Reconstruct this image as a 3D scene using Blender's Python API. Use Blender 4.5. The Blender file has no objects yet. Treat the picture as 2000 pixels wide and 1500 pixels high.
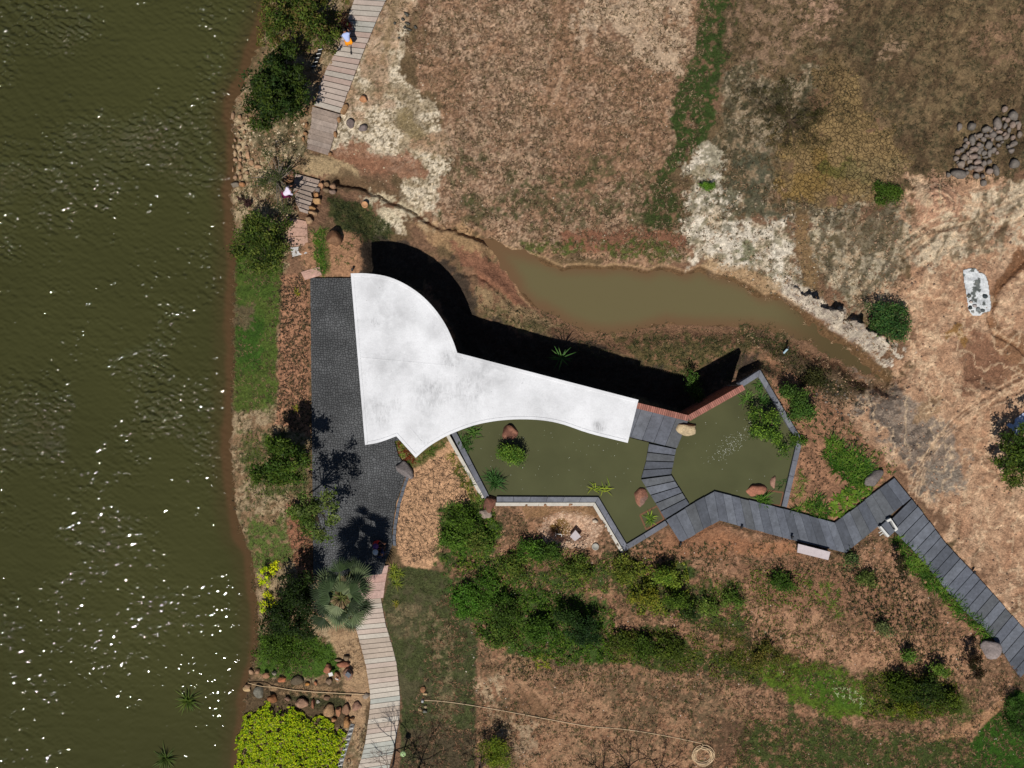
import bpy, bmesh, math, random
import numpy as np
from mathutils import Vector, Matrix

# ------------------------------------------------------------ camera, sky, sun
sc = bpy.context.scene
H = 65.0            # camera height (m)
S = 33.0            # photo pixels per metre on the plaza level
cam = bpy.data.objects.new("camera", bpy.data.cameras.new("camera"))
sc.collection.objects.link(cam)
cam.location = (0, 0, H)
cam.rotation_euler = (0, 0, 0)
cam.data.sensor_width = 36
cam.data.lens = 36 * H / (2000 / S)
cam.data.clip_end = 3000
sc.camera = cam
SUN_EL = math.radians(60)
SH = Vector((0.27, 0.963)).normalized()          # direction shadows fall
wd = bpy.data.worlds.new("World"); sc.world = wd; wd.use_nodes = True
nt = wd.node_tree; bgn = nt.nodes["Background"]
sky = nt.nodes.new("ShaderNodeTexSky"); sky.sky_type = 'NISHITA'; sky.sun_disc = False
sky.sun_elevation = SUN_EL; sky.sun_rotation = math.atan2(-SH.x, -SH.y)
sky.altitude = 800; sky.air_density = 0.8; sky.dust_density = 0.4
nt.links.new(sky.outputs[0], bgn.inputs[0]); bgn.inputs[1].default_value = 0.05
sl = bpy.data.lights.new("sun", 'SUN'); sl.energy = 4.3; sl.angle = math.radians(0.5); sl.color = (1, .965, .91)
so = bpy.data.objects.new("sun", sl); sc.collection.objects.link(so)
ld = Vector((SH.x * math.cos(SUN_EL), SH.y * math.cos(SUN_EL), -math.sin(SUN_EL)))
so.rotation_euler = ld.to_track_quat('-Z', 'Y').to_euler(); so.location = (-10, -30, 60)
sc.view_settings.view_transform = 'Standard'; sc.view_settings.look = 'None'
sc.view_settings.exposure = -0.15; sc.view_settings.gamma = 1
sc.cycles.max_bounces = 5; sc.cycles.diffuse_bounces = 2; sc.cycles.glossy_bounces = 2
sc.cycles.transmission_bounces = 2; sc.cycles.caustics_reflective = False
random.seed(7); RNG = np.random.default_rng(7)

# ------------------------------------------------------------ helpers
def lin(v):
    v = np.asarray(v, float) / 255.
    return np.where(v <= .04045, v / 12.92, ((v + .055) / 1.055) ** 2.4)
def c(r, g, b): return tuple(lin((r, g, b)))
def W(px, py, z=0.0):
    k = (H - z) / H / S
    return ((px - 1000) * k, (750 - py) * k)
def W3(px, py, z=0.0):
    x, y = W(px, py, z); return (x, y, z)
_T = np.random.default_rng(3).random((16, 256, 256)).astype(np.float32)
def vnoise(x, y, seed=0):
    t = _T[seed % 16]; xi = np.floor(x).astype(int); yi = np.floor(y).astype(int)
    fx = x - xi; fy = y - yi; fx = fx * fx * (3 - 2 * fx); fy = fy * fy * (3 - 2 * fy)
    x0 = xi & 255; x1 = (xi + 1) & 255; y0 = yi & 255; y1 = (yi + 1) & 255
    return (t[x0, y0] * (1 - fx) + t[x1, y0] * fx) * (1 - fy) + (t[x0, y1] * (1 - fx) + t[x1, y1] * fx) * fy
def fbm(x, y, sc_, oct=4, seed=0, gain=.55):
    x = np.asarray(x, float) / sc_ + 37.3 + seed * 5.1; y = np.asarray(y, float) / sc_ + 11.7 + seed * 3.7
    s = 0; a = 1; n = 0
    for o in range(oct):
        s = s + a * vnoise(x, y, seed + o); n += a; a *= gain
        x, y = x * 1.93 + y * .35 + 7.1, y * 1.93 - x * .35 + 3.3
    return s / n
def sdist(x, y, poly):
    """signed distance, positive inside"""
    P = np.asarray(poly, float); d = np.full(x.shape, 1e18); ins = np.zeros(x.shape, bool)
    for i in range(len(P)):
        ax, ay = P[i]; bx, by = P[(i + 1) % len(P)]
        ex, ey = bx - ax, by - ay; l2 = ex * ex + ey * ey + 1e-12
        t = np.clip(((x - ax) * ex + (y - ay) * ey) / l2, 0, 1)
        d = np.minimum(d, (x - ax - t * ex) ** 2 + (y - ay - t * ey) ** 2)
        cr = (ay > y) != (by > y)
        if ay != by: ins ^= cr & (x < (bx - ax) * (y - ay) / (by - ay) + ax)
    d = np.sqrt(d); return np.where(ins, d, -d)
def ldist(x, y, pts):
    P = np.asarray(pts, float); d = np.full(np.shape(x), 1e18)
    for i in range(len(P) - 1):
        ax, ay = P[i]; bx, by = P[i + 1]; ex, ey = bx - ax, by - ay
        t = np.clip(((x - ax) * ex + (y - ay) * ey) / (ex * ex + ey * ey + 1e-12), 0, 1)
        d = np.minimum(d, (x - ax - t * ex) ** 2 + (y - ay - t * ey) ** 2)
    return np.sqrt(d)
def sstep(a, b, x):
    t = np.clip((x - a) / (b - a), 0, 1); return t * t * (3 - 2 * t)
def catmull(pts, n=6):
    P = [np.array(p, float) for p in pts]; P = [2 * P[0] - P[1]] + P + [2 * P[-1] - P[-2]]; out = []
    for i in range(1, len(P) - 2):
        for k in range(n):
            t = k / n; a, b, d, e = P[i - 1:i + 3]
            out.append(.5 * (2 * b + (d - a) * t + (2 * a - 5 * b + 4 * d - e) * t * t + (3 * b - a - 3 * d + e) * t ** 3))
    out.append(P[-2]); return out

# materials ------------------------------------------------------------
def mat(name, col=(.5, .5, .5), rough=.8, vcol=False, noise=(), bump=None, spec=.3, metal=0, coat=0):
    """noise = list of (scale, strength); colour multiplied by 1+-strength"""
    m = bpy.data.materials.new(name); m.use_nodes = True; n = m.node_tree; L = n.links
    b = n.nodes["Principled BSDF"]; b.inputs['Roughness'].default_value = rough
    b.inputs['Specular IOR Level'].default_value = spec; b.inputs['Metallic'].default_value = metal
    b.inputs['Coat Weight'].default_value = coat
    tc = n.nodes.new("ShaderNodeTexCoord")
    if vcol:
        a = n.nodes.new("ShaderNodeAttribute"); a.attribute_name = "Col"; cur = a.outputs['Color']
    else:
        a = n.nodes.new("ShaderNodeRGB"); a.outputs[0].default_value = (*col, 1); cur = a.outputs[0]
    for sc_, st in noise:
        t = n.nodes.new("ShaderNodeTexNoise"); t.inputs['Scale'].default_value = sc_; t.inputs['Detail'].default_value = 4
        t.inputs['Roughness'].default_value = .65
        L.new(tc.outputs['Object'], t.inputs['Vector'])
        mr = n.nodes.new("ShaderNodeMapRange"); mr.inputs[1].default_value = .3; mr.inputs[2].default_value = .7
        mr.inputs[3].default_value = 1 - st; mr.inputs[4].default_value = 1 + st
        L.new(t.outputs[0], mr.inputs[0])
        vm = n.nodes.new("ShaderNodeVectorMath"); vm.operation = 'SCALE'
        L.new(cur, vm.inputs[0]); L.new(mr.outputs[0], vm.inputs['Scale']); cur = vm.outputs[0]
    L.new(cur, b.inputs['Base Color'])
    if bump:
        t = n.nodes.new("ShaderNodeTexNoise"); t.inputs['Scale'].default_value = bump[0]; t.inputs['Detail'].default_value = 5
        L.new(tc.outputs['Object'], t.inputs['Vector'])
        bp = n.nodes.new("ShaderNodeBump"); bp.inputs['Distance'].default_value = bump[1]; bp.inputs['Strength'].default_value = 1
        L.new(t.outputs[0], bp.inputs['Height']); L.new(bp.outputs[0], b.inputs['Normal'])
    return m

class MB:
    def __init__(s): s.v = []; s.f = []; s.c = []
    def add(s, vs, fs, col=(1, 1, 1)):
        o = len(s.v); s.v += [tuple(map(float, q)) for q in vs]; s.f += [tuple(o + i for i in f) for f in fs]
        s.c += [col] * len(vs)
    def prism(s, poly, z0, z1, col=(1, 1, 1), bevel=0):
        n = len(poly)
        if len(z1) if hasattr(z1, '__len__') else 0: top = z1
        else: top = [z1] * n
        a = sum(poly[i][0] * poly[(i + 1) % n][1] - poly[(i + 1) % n][0] * poly[i][1] for i in range(n))
        if a < 0: poly = poly[::-1]; top = top[::-1]
        vs = [(x, y, z0) for x, y in poly]
        fs = []
        if bevel:
            cx = sum(p[0] for p in poly) / n; cy = sum(p[1] for p in poly) / n
            vs += [(x, y, t - bevel) for (x, y), t in zip(poly, top)]
            def ins(i):
                x, y = poly[i]; d = math.hypot(x - cx, y - cy) or 1; k = bevel * 1.3 / d
                return (x + (cx - x) * k, y + (cy - y) * k, top[i])
            vs += [ins(i) for i in range(n)]
            fs += [(i, (i + 1) % n, n + (i + 1) % n, n + i) for i in range(n)]
            fs += [(n + i, n + (i + 1) % n, 2 * n + (i + 1) % n, 2 * n + i) for i in range(n)]
            fs += [tuple(range(2 * n, 3 * n)), tuple(range(n))[::-1]]
        else:
            vs += [(x, y, t) for (x, y), t in zip(poly, top)]
            fs += [(i, (i + 1) % n, n + (i + 1) % n, n + i) for i in range(n)]
            fs += [tuple(range(n, 2 * n)), tuple(range(n))[::-1]]
        s.add(vs, fs, col)
    def box(s, c0, size, rz=0, col=(1, 1, 1), bevel=0):
        x, y, z = size[0] / 2, size[1] / 2, size[2] / 2; cr, sr = math.cos(rz), math.sin(rz)
        p = [(c0[0] + a * cr - b * sr, c0[1] + a * sr + b * cr) for a, b in ((-x, -y), (x, -y), (x, y), (-x, y))]
        s.prism(p, c0[2] - z, c0[2] + z, col, bevel)
    def tube(s, pts, rad, n=6, col=(1, 1, 1), caps=True):
        P = [Vector(p) for p in pts]; R = rad if hasattr(rad, '__len__') else [rad] * len(P); vs = []; fs = []
        up = Vector((0, 0, 1))
        for i, p in enumerate(P):
            t = (P[min(i + 1, len(P) - 1)] - P[max(i - 1, 0)]).normalized()
            u = t.cross(up if abs(t.z) < .9 else Vector((1, 0, 0))).normalized(); w = t.cross(u)
            for k in range(n):
                a = 2 * math.pi * k / n; vs.append(p + (u * math.cos(a) + w * math.sin(a)) * R[i])
        for i in range(len(P) - 1):
            for k in range(n):
                fs.append((i * n + k, i * n + (k + 1) % n, (i + 1) * n + (k + 1) % n, (i + 1) * n + k))
        if caps: fs += [tuple(range(n))[::-1], tuple(range((len(P) - 1) * n, len(P) * n))]
        s.add(vs, fs, col)
    def build(s, name, m, parent=None, smooth=False):
        me = bpy.data.meshes.new(name); me.from_pydata(s.v, [], s.f); me.materials.append(m)
        ca = me.color_attributes.new("Col", 'FLOAT_COLOR', 'POINT')
        arr = np.ones((len(s.v), 4), np.float32)
        if s.v: arr[:, :3] = np.array(s.c, np.float32)[:, :3]
        ca.data.foreach_set("color", arr.ravel())
        if smooth: me.polygons.foreach_set("use_smooth", [True] * len(me.polygons))
        me.update(); return link(name, me, parent)
def link(name, me, parent=None):
    o = bpy.data.objects.new(name, me); sc.collection.objects.link(o)
    if parent is not None:
        o.parent = parent; o.matrix_parent_inverse = Matrix.Translation(-Vector(parent.location))
    return o
def np_mesh(name, V, F, C, m, parent=None, smooth=False):
    """V (n,3), F list of arrays (k,3) / (k,4), C (n,3)"""
    me = bpy.data.meshes.new(name); me.vertices.add(len(V)); me.vertices.foreach_set("co", np.ascontiguousarray(V, np.float32).ravel())
    tot = sum(f.size for f in F); np_ = sum(len(f) for f in F)
    me.loops.add(tot); me.polygons.add(np_)
    me.loops.foreach_set("vertex_index", np.concatenate([f.ravel() for f in F]).astype(np.int32))
    ln = np.concatenate([np.full(len(f), f.shape[1]) for f in F]); st = np.concatenate([[0], np.cumsum(ln)[:-1]])
    me.polygons.foreach_set("loop_start", st.astype(np.int32)); me.polygons.foreach_set("loop_total", ln.astype(np.int32))
    me.update(calc_edges=True)
    ca = me.color_attributes.new("Col", 'FLOAT_COLOR', 'POINT'); a = np.ones((len(V), 4), np.float32); a[:, :3] = C
    ca.data.foreach_set("color", a.ravel()); me.materials.append(m)
    if smooth: me.polygons.foreach_set("use_smooth", np.ones(np_, bool))
    return link(name, me, parent)
def tag(o, label=None, cat=None, group=None, kind=None):
    if label: o['label'] = label
    if cat: o['category'] = cat
    if group: o['group'] = group
    if kind: o['kind'] = kind
    return o
def empty(name, loc, label, cat, group=None):
    o = bpy.data.objects.new(name, None); sc.collection.objects.link(o); o.location = loc; o.empty_display_size = .3
    return tag(o, label, cat, group)

# ------------------------------------------------------------ terrain layout (photo pixels)
SHORE = [(700,-40000),(560,-1200),(520,-200),(515,0),(510,40),(492,85),(480,112),(468,150),(446,195),(443,235),(452,262),(450,300),(448,345),(440,370),(446,420),(450,500),
         (447,600),(448,700),(441,830),(439,880),(446,950),(450,1000),(463,1050),(480,1085),(488,1130),(495,1200),(495,1280),(482,1325),
         (474,1350),(470,1395),(463,1440),(458,1500),(455,1700),(420,3000),(600,40000)]
LAKE = SHORE + [(-60000,40000),(-60000,-40000)]
PLATEAU = [(540,395),(580,412),(640,418),(690,455),(712,500),(706,540),(800,570),(870,640),(895,700),(1245,790),(1345,819),(1452,757),(1486,718),(1530,745),(1600,790),
           (1650,860),(1755,905),(1800,980),(1860,1050),(2010,1230),(2300,1500),(2300,1900),(200,1900),(200,395)]
CANAL = [(960,470),(985,484),(1010,490),(1028,496),(1060,505),(1080,515),(1098,523),(1120,519),(1150,519),(1178,523),(1200,519),(1235,522),(1268,529),(1290,520),(1310,524),(1340,533),
         (1368,521),(1395,533),(1430,541),(1465,556),(1490,577),(1515,572),(1560,600),(1625,648),(1690,690),(1722,716),(1745,742),(1738,748),(1705,734),(1650,700),(1600,676),(1550,655),(1505,643),(1470,636),
         (1400,636),(1340,633),(1300,632),(1250,642),(1200,650),(1150,645),(1110,630),(1080,612),(1040,598),(1018,575),(1005,545),(985,520)]
POND = [(884,846),(930,830),(985,815),(1060,815),(1100,825),(1230,855),(1270,865),(1320,820),(1345,817),(1451,757),(1482,728),(1559,861),(1530,992),(1395,961),(1347,987),(1302,1016),(1222,1066),
        (1167,973),(958,973)]
GUTTER = [(872,840),(946,981),(1158,983),(1218,1078),(1226,1072),(1165,976),(955,975),(886,845)]
PIT = [(1060,1020),(1080,1003),(1120,1003),(1150,1020),(1160,1045),(1140,1062),(1090,1062),(1065,1045)]
RIDGE = [(1530,557),(1570,580),(1620,612),(1670,642),(1715,672),(1745,695)]
LZ, CZ, PZ = -1.3, -1.45, -0.06       # water levels
NORTHZ = -1.0
def height(X, Y):
    """terrain height, from world coordinates"""
    px = 1000 + X * S; py = 750 - Y * S
    w = (fbm(px, py, 45, 3, 1) - .5) * 26
    wid = 14 + 46 * np.maximum(sstep(735, 660, px) if False else 1 - sstep(660, 735, px), sstep(1500, 1560, px))
    pl = sstep(-1.2, .6, (sdist(px, py, PLATEAU) + w * .3) / wid)
    nz = NORTHZ + .72 * sstep(1560, 1700, px) - .25 * (1 - sstep(20, 70, ldist(px, py, [(760,520),(860,580),(900,690),(1240,780),(1345,800),(1440,740)])))
    z = nz * (1 - pl)
    north = 1 - pl
    n1 = fbm(px, py, 120, 4, 2) - .5; n2 = fbm(px, py, 14, 4, 5) - .5
    n3 = fbm(px, py, 6, 3, 13) - .5
    z = z + n1 * (.35 * north + .12 * pl) + n2 * (.17 * north + .09 * pl) + n3 * .075
    # mounded, rutted spoil ground to the east
    east = sstep(1640, 1760, px) * north
    z = z + east * (.35 * (fbm(px, py, 60, 4, 6) - .5) + .22 * (fbm(px * .5, py, 22, 3, 9) - .5))
    # white ridge
    rs = (px - 1530) * -.540 + (py - 557) * .842 + 14 + (fbm(px, py, 26, 3, 3) - .5) * 26 + (fbm(px, py, 8, 2, 8) - .5) * 10; rt = (px - 1530) * .842 + (py - 557) * .540
    z = z + 1.25 * sstep(-3, 2, rs) * (1 - sstep(2, 44, rs)) * sstep(-5, 70, rt) * (1 - sstep(215, 262, rt))
    mr_ = np.hypot(px - 1832, (py - 398) * 1.1) + (fbm(px, py, 20, 3, 5) - .5) * 16; z = z + (.55 + .07 * np.sin(mr_ / 2.1)) * (1 - sstep(12, 58, mr_)) - .35 * (1 - sstep(20, 60, np.hypot(px - 1935, (py - 712)) + (fbm(px, py, 20, 3, 6) - .5) * 22))
    for ln_, dp_ in (([(2010,505),(1955,560),(1935,620),(1945,650),(1990,675),(2015,700)], .24), ([(1765,985),(1800,905),(1860,825),(1930,775),(2015,725)], .10), ([(1785,990),(1820,912),(1878,835),(1945,788),(2015,752)], .10), ([(1770,505),(1835,450),(1905,430),(2010,375)], .14), ([(1775,545),(1845,490),(1920,462),(2010,420)], .12)):
        z = z - dp_ * (1 - sstep(1.5, 6, ldist(px, py, ln_) + (fbm(px, py, 12, 3, 7) - .5) * 7))
    dry = sdist(px, py, [(1500,190),(1640,110),(1700,200),(1765,330),(1765,405),(1530,405),(1505,300)])
    z = z - .12 * sstep(-30, 30, dry + w)
    # canal
    cd = sdist(px, py, CANAL)
    cd = cd + (fbm(px, py, 16, 3, 4) - .5) * 14 + (fbm(px, py, 45, 3, 9) - .5) * 46 * (1 - sstep(1010, 1100, px)) + (fbm(px, py, 30, 3, 9) - .5) * 26 * sstep(1480, 1600, px)
    z = np.where(cd > -45, z + (CZ + .02 - z) * sstep(-45, -2, cd + w * .25), z)
    z = np.where(cd > -3, np.minimum(z, CZ + .02 - .35 * sstep(-3, 30, cd)), z)
    dt = ldist(px, py, [(655,346),(715,362),(760,385),(800,402),(850,432),(920,452),(975,476)]) + (fbm(px, py, 14, 3, 2) - .5) * 12; z = z - .42 * (1 - sstep(2, 11, dt))
    dt = ldist(px, py, [(903,532),(925,530),(950,545),(985,575),(1010,600)]) + (fbm(px, py, 10, 3, 2) - .5) * 8; z = z - .22 * (1 - sstep(1, 7, dt))
    # lake shore
    wl = (fbm(px, py, 22, 3, 7) - .5) * 10
    ld_ = sdist(px, py, LAKE) + wl
    z = z + (LZ + .05 - z) * sstep(-95, -8, ld_) ** 1.3
    z = np.where(ld_ > -8, np.minimum(z, LZ + .05 * (1 - sstep(-8, 0, ld_)) - .9 * sstep(0, 60, ld_)), z)
    # flatten beneath hard surfaces; sink the pond, gutter and pit
    fl = np.maximum(sstep(-14, 0, sdist(px, py, PLAZA)), sstep(-8, 0, sdist(px, py, WALKBED)))
    z = z * (1 - fl) + (-.12) * fl
    st = sdist(px, py, STAIRBED)
    z = np.where(st > -10, z + (np.interp(py, [338, 412], [NORTHZ, -.05]) - .22 - z) * sstep(-10, 0, st), z)
    bw = sstep(-6, 2, sdist(px, py, BOARDBED))
    z = z + (NORTHZ - .15 - z) * bw
    bw2 = sstep(-6, 2, sdist(px, py, BOARDBED2)); z = z + (-.14 - z) * bw2
    z = np.where(sdist(px, py, GUTTER) > 0, -.85, z)
    z = np.where(sdist(px, py, POND) > 0, -.8, z)
    z = z - .45 * sstep(0, 16, sdist(px, py, PIT) + w * .2)
    return z
PLAZA = [(606,543),(700,543),(800,570),(870,640),(892,700),(1236,793),(1228,850),(1100,822),(1060,812),(950,815),(880,838),(770,862),(778,890),(797,920),(790,935),(773,985),(765,1040),(766,1065),(755,1092),(745,1122),(690,1126),(612,1122)]
WALKBED = [(1250,796),(1345,820),(1322,872),(1311,925),(1348,985),(1395,959),(1630,1020),(1747,933),(1784,975),(1850,1062),(1925,1142),(2030,1262),(2030,1370),(1965,1275),(1880,1185),(1800,1090),(1757,1038),(1735,1032),(1653,1080),(1560,1058),(1405,1017),(1330,1059),(1300,1016),(1253,934),(1268,865),(1230,853)]
STAIRBED = [(572,336),(626,350),(602,416),(580,410)]
BOARDBED = [(712,-60),(690,0),(661,92),(636,137),(609,205),(598,292),(640,302),(668,222),(690,150),(710,107),(735,45),(755,0),(778,-60)]
BOARDBED2 = [(692,1180),(696,1222),(707,1262),(717,1305),(724,1345),(725,1375),(722,1405),(715,1450),(702,1500),(690,1545),(752,1545),(764,1480),(771,1440),(778,1405),(779,1370),(778,1345),(773,1305),(763,1262),(751,1222),(743,1180)]

step = 0.075
def axis(h, far):
    a = np.arange(-h, h + 1e-6, step); k = np.arange(1, 46); e = h + step * (np.exp(k * .205) - 1) * 4.2
    e = e * 1.0
    return np.concatenate([-e[::-1], a, e])
gx = axis(31.2, 0); gy = axis(23.8, 0)
GX, GY = np.meshgrid(gx, gy, indexing='ij')
GZ = height(GX.ravel(), GY.ravel()).reshape(GX.shape)
nx0 = np.searchsorted(gx, -31.2 - 1e-3); ny0 = np.searchsorted(gy, -23.8 - 1e-3)
def zat(X, Y):
    u = np.clip((np.asarray(X, float) + 31.2) / step, 0, 830); v = np.clip((np.asarray(Y, float) + 23.8) / step, 0, 632)
    i = np.floor(u).astype(int); j = np.floor(v).astype(int); fu = u - i; fv = v - j; i = i + nx0; j = j + ny0
    return (GZ[i, j] * (1 - fu) + GZ[i + 1, j] * fu) * (1 - fv) + (GZ[i, j + 1] * (1 - fu) + GZ[i + 1, j + 1] * fu) * fv
def place(px, py, dz=0.0):
    """ground point seen at a photo pixel (dz = height above ground of the aimed-at point)"""
    px = np.asarray(px, float); py = np.asarray(py, float); z = np.zeros(np.shape(px))
    for _ in range(4):
        X, Y = W(px, py, z + dz); z = zat(X, Y)
    return X, Y, z
# ------------------------------------------------------------ ground colours (albedo of soil, sand, turf)
gxr = GX.ravel(); gyr = GY.ravel(); gzr = GZ.ravel()
QX = 1000 + gxr * S * H / (H - gzr); QY = 750 - gyr * S * H / (H - gzr)
DENSE = (np.abs(gxr) < 34) & (np.abs(gyr) < 26)
COL = np.tile(np.array(c(128, 98, 76)), (len(gxr), 1)); GRASSM = np.zeros(len(gxr)); CRACK = np.zeros(len(gxr))
wA = (fbm(QX, QY, 38, 4, 3) - .5) * 2; wB = (fbm(QX, QY, 38, 4, 8) - .5) * 2
fineA = fbm(QX, QY, 9, 3, 4); fineB = fbm(QX, QY, 5, 3, 10); midA = fbm(QX, QY, 30, 4, 12); midB = fbm(QX, QY, 60, 4, 14); spk = fbm(QX, QY, 3.4, 2, 6)
streak = fbm(QX + QY * .35, QY * .35 - QX * .05, 12, 3, 2)
def paint(poly, col, a=1.0, soft=10, warp=14, patch=None, chan=None):
    """patch = (field, threshold, softness): broken cover; chan = extra mask array to write"""
    P = np.array(poly, float)
    m = soft + warp * 1.5 + 4
    sel = np.where((QX > P[:, 0].min() - m) & (QX < P[:, 0].max() + m) & (QY > P[:, 1].min() - m) & (QY < P[:, 1].max() + m))[0]
    if not len(sel): return
    x = QX[sel] + wA[sel] * warp; y = QY[sel] + wB[sel] * warp
    k = sstep(-soft * .45, soft * .45, sdist(x, y, poly) + (fineA[sel] * .6 + fineB[sel] * .4 - .5) * soft * 3.6 + (midA[sel] - .5) * max(0, soft - 6) * 7) * a
    if patch is not None: k = k * sstep(patch[1] - patch[2] * .95, patch[1] + patch[2] * .95, patch[0][sel])
    COL[sel] = COL[sel] * (1 - k[:, None]) + np.array(c(*col)) * k[:, None]
    if chan is not None: chan[sel] = np.maximum(chan[sel], k)
def blob(x, y, rx, ry=None, n=10, rot=0):
    ry = ry or rx
    return [(x + rx * math.cos(t) * math.cos(rot) - ry * math.sin(t) * math.sin(rot), y + rx * math.cos(t) * math.sin(rot) + ry * math.sin(t) * math.cos(rot))
            for t in [2 * math.pi * i / n for i in range(n)]]
ALL = [(-99999, -99999), (99999, -99999), (99999, 99999), (-99999, 99999)]
def mottle(poly, dark, light, soft=14, warp=18, a=.85):
    paint(poly, dark, a, soft, warp, (midA * .5 + fineA * .5, .50, .07))
    paint(poly, light, a * .8, soft, warp, (1 - (midB * .4 + fineB * .6), .52, .06))
# far surroundings: scrub
paint(ALL, (96, 84, 58), .7, patch=(midB, .5, .1))
# 1 big brown field
F = [(740,-300),(1400,-300),(1375,60),(1330,250),(1275,420),(1345,440),(1350,520),(1240,520),(1100,510),(1000,480),(850,440),(800,390),(880,300),(860,240),(820,150),(835,60)]
paint(F, (146, 114, 90), 1, 16, 24)
mottle(F, (98, 84, 62), (180, 150, 122))
paint(F, (84, 76, 50), .7, 14, 20, (midB, .56, .05))
paint(F, (196, 164, 136), .7, 14, 20, (spk * .5 + fineA * .5, .56, .04)); paint(F, (170, 130, 102), .6, 14, 20, (midB, .54, .06))
paint(F, (80, 62, 48), .55, 14, 20, (1 - spk, .60, .05))
paint([(1150,-50),(1370,-50),(1330,130),(1290,150),(1230,80),(1150,40)], (196, 170, 142), .85, 14, 20, (fineA * .4 + midA * .6, .42, .1))
paint(blob(1140, 60, 14, 50, rot=.2), (200, 176, 150), .6, 12, 20, (fineA, .48, .1))
# green-tinged foot of the field
for b in [(900,330,60,40),(1080,400,110,40),(960,400,60,30),(1250,380,60,50),(1170,340,50,30)]:
    paint(blob(*b), (78, 78, 48), .75, 25, 25, (fineA, .47, .07))
paint([(1090,455),(1345,440),(1350,495),(1090,490)], (138, 94, 72), .9, 10, 12)
for b in [(1110,490,28,14),(1235,488,62,18),(1300,500,38,12),(1060,480,25,12)]:
    paint(blob(*b), (84, 92, 46), .95, 12, 12, (fineB, .42, .08), GRASSM)
# pale sandy track on the left
T = [(760,-60),(840,-60),(800,60),(780,130),(850,230),(885,280),(880,320),(850,395),(780,450),(740,440),(800,350),(700,285),(640,290),(655,240),(690,150),(715,90)]
paint(T, (200, 182, 154), 1, 11, 24)
paint(T, (222, 206, 180), .9, 11, 24, (midB * .6 + fineA * .4, .48, .06)); paint(T, (150, 130, 100), .7, 11, 24, (midA, .56, .06)); paint(T, (168, 124, 94), .5, 11, 24, (1 - midB, .58, .05)); paint(T, (120, 105, 78), .9, 10, 20, (1 - spk * .7 - fineB * .3, .57, .05))
paint([(775,-60),(800,-60),(760,90),(745,120),(750,60)], (140, 118, 88), .8, 7, 8); paint([(810,20),(826,30),(800,120),(790,110)], (120, 100, 74), .8, 7, 8)
paint(blob(800, 240, 42, 16, rot=.8), (135, 118, 84), .8, 8, 10)
paint([(690,270),(790,300),(840,340),(800,350),(690,320),(650,330),(640,290)], (146, 104, 80), .85, 12, 16)
paint([(560,290),(640,300),(700,330),(700,345),(620,345),(555,335)], (176, 152, 116), .9, 8, 10)
paint([(640,335),(740,345),(820,400),(800,420),(700,375),(640,365)], (104, 84, 62), .8, 10, 12)
paint([(720,370),(800,400),(860,440),(850,455),(760,430),(700,390)], (205, 190, 160), .8, 8, 14, (fineA, .45, .08))
paint([(800,430),(900,440),(985,490),(960,520),(900,500),(850,470)], (176, 142, 104), .7, 10, 14)
paint([(880,470),(960,500),(1000,540),(1040,600),(1000,600),(940,560),(900,520)], (140, 98, 76), .9, 9, 10)
paint([(640,385),(720,400),(765,440),(760,470),(690,470),(650,440)], (70, 78, 42), .85, 8, 12, (fineB, .3, .1))
# green strip
G = [(1375,-200),(1470,-200),(1455,10),(1440,60),(1435,100),(1400,165),(1390,235),(1375,285),(1345,310),(1305,350),(1330,420),(1335,445),(1265,445),(1268,390),(1312,290),(1318,235),(1330,150),(1365,100),(1362,30)]
paint(G, (60, 76, 36), 1, 6, 16, (fineA * .6 + midA * .4, .40, .05), GRASSM)
paint(blob(1310, 400, 45, 50), (66, 72, 40), .8, 14, 18, (fineA, .44, .07), GRASSM)
# brown dry plain, upper right
R1 = [(1450,-300),(2400,-300),(2400,330),(1990,330),(1960,345),(1860,345),(1760,335),(1700,260),(1600,130),(1480,160),(1430,120)]
paint(R1, (106, 88, 65), 1, 26, 34); mottle(R1, (74, 68, 48), (134, 112, 82)); paint(R1, (70, 52, 38), .5, 14, 20, (1 - streak, .55, .06))
paint([(1460,-60),(1640,-60),(1640,60),(1560,90),(1500,180),(1440,150)], (150, 122, 98), .8, 20, 24, (fineA, .45, .08))
paint(blob(1610, 30, 45, 35), (172, 138, 114), .7, 14, 24, (fineA, .46, .06))
paint(blob(1745, 95, 20, 20), (176, 146, 118), .6, 12, 14, (fineA, .46, .06)); paint(blob(1960, 80, 60, 50), (160, 124, 98), .5, 20, 20, (fineA, .48, .06))
R2 = [(1400,160),(1500,150),(1600,130),(1580,220),(1510,300),(1520,420),(1440,430),(1400,300)]
paint(R2, (138, 118, 92), 1, 24, 30); mottle(R2, (76, 72, 52), (186, 166, 138), 24, 30); paint(R2, (52, 54, 36), .7, 14, 18, (streak, .58, .05))
paint([(1450,280),(1510,300),(1520,420),(1440,430),(1400,350)], (84, 84, 66), .8, 14, 16, (fineA, .42, .08))
# cracked mud
M = catmull([(1515,290),(1520,350),(1528,400),(1590,414),(1660,405),(1720,400),(1760,350),(1765,300),(1740,265),(1715,230),(1690,190),(1650,150),(1610,150),(1600,200),(1570,250)], 3)
paint(M, (142, 118, 80), .95, 22, 18, None, CRACK); paint(blob(1610, 350, 85, 50), (130, 104, 56), .7, 22, 26, (midA, .4, .12)); paint(blob(1680,250,50,40), (130,108,72), .7, 20, 20)
paint(blob(1650, 330, 45, 30), (70, 82, 34), .6, 18, 18); paint(blob(1700, 340, 60, 40), (134, 116, 82), .6, 20, 18)
paint([(1600,110),(1650,110),(1640,190),(1580,240)], (110,90,62), .6, 15, 14)
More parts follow.
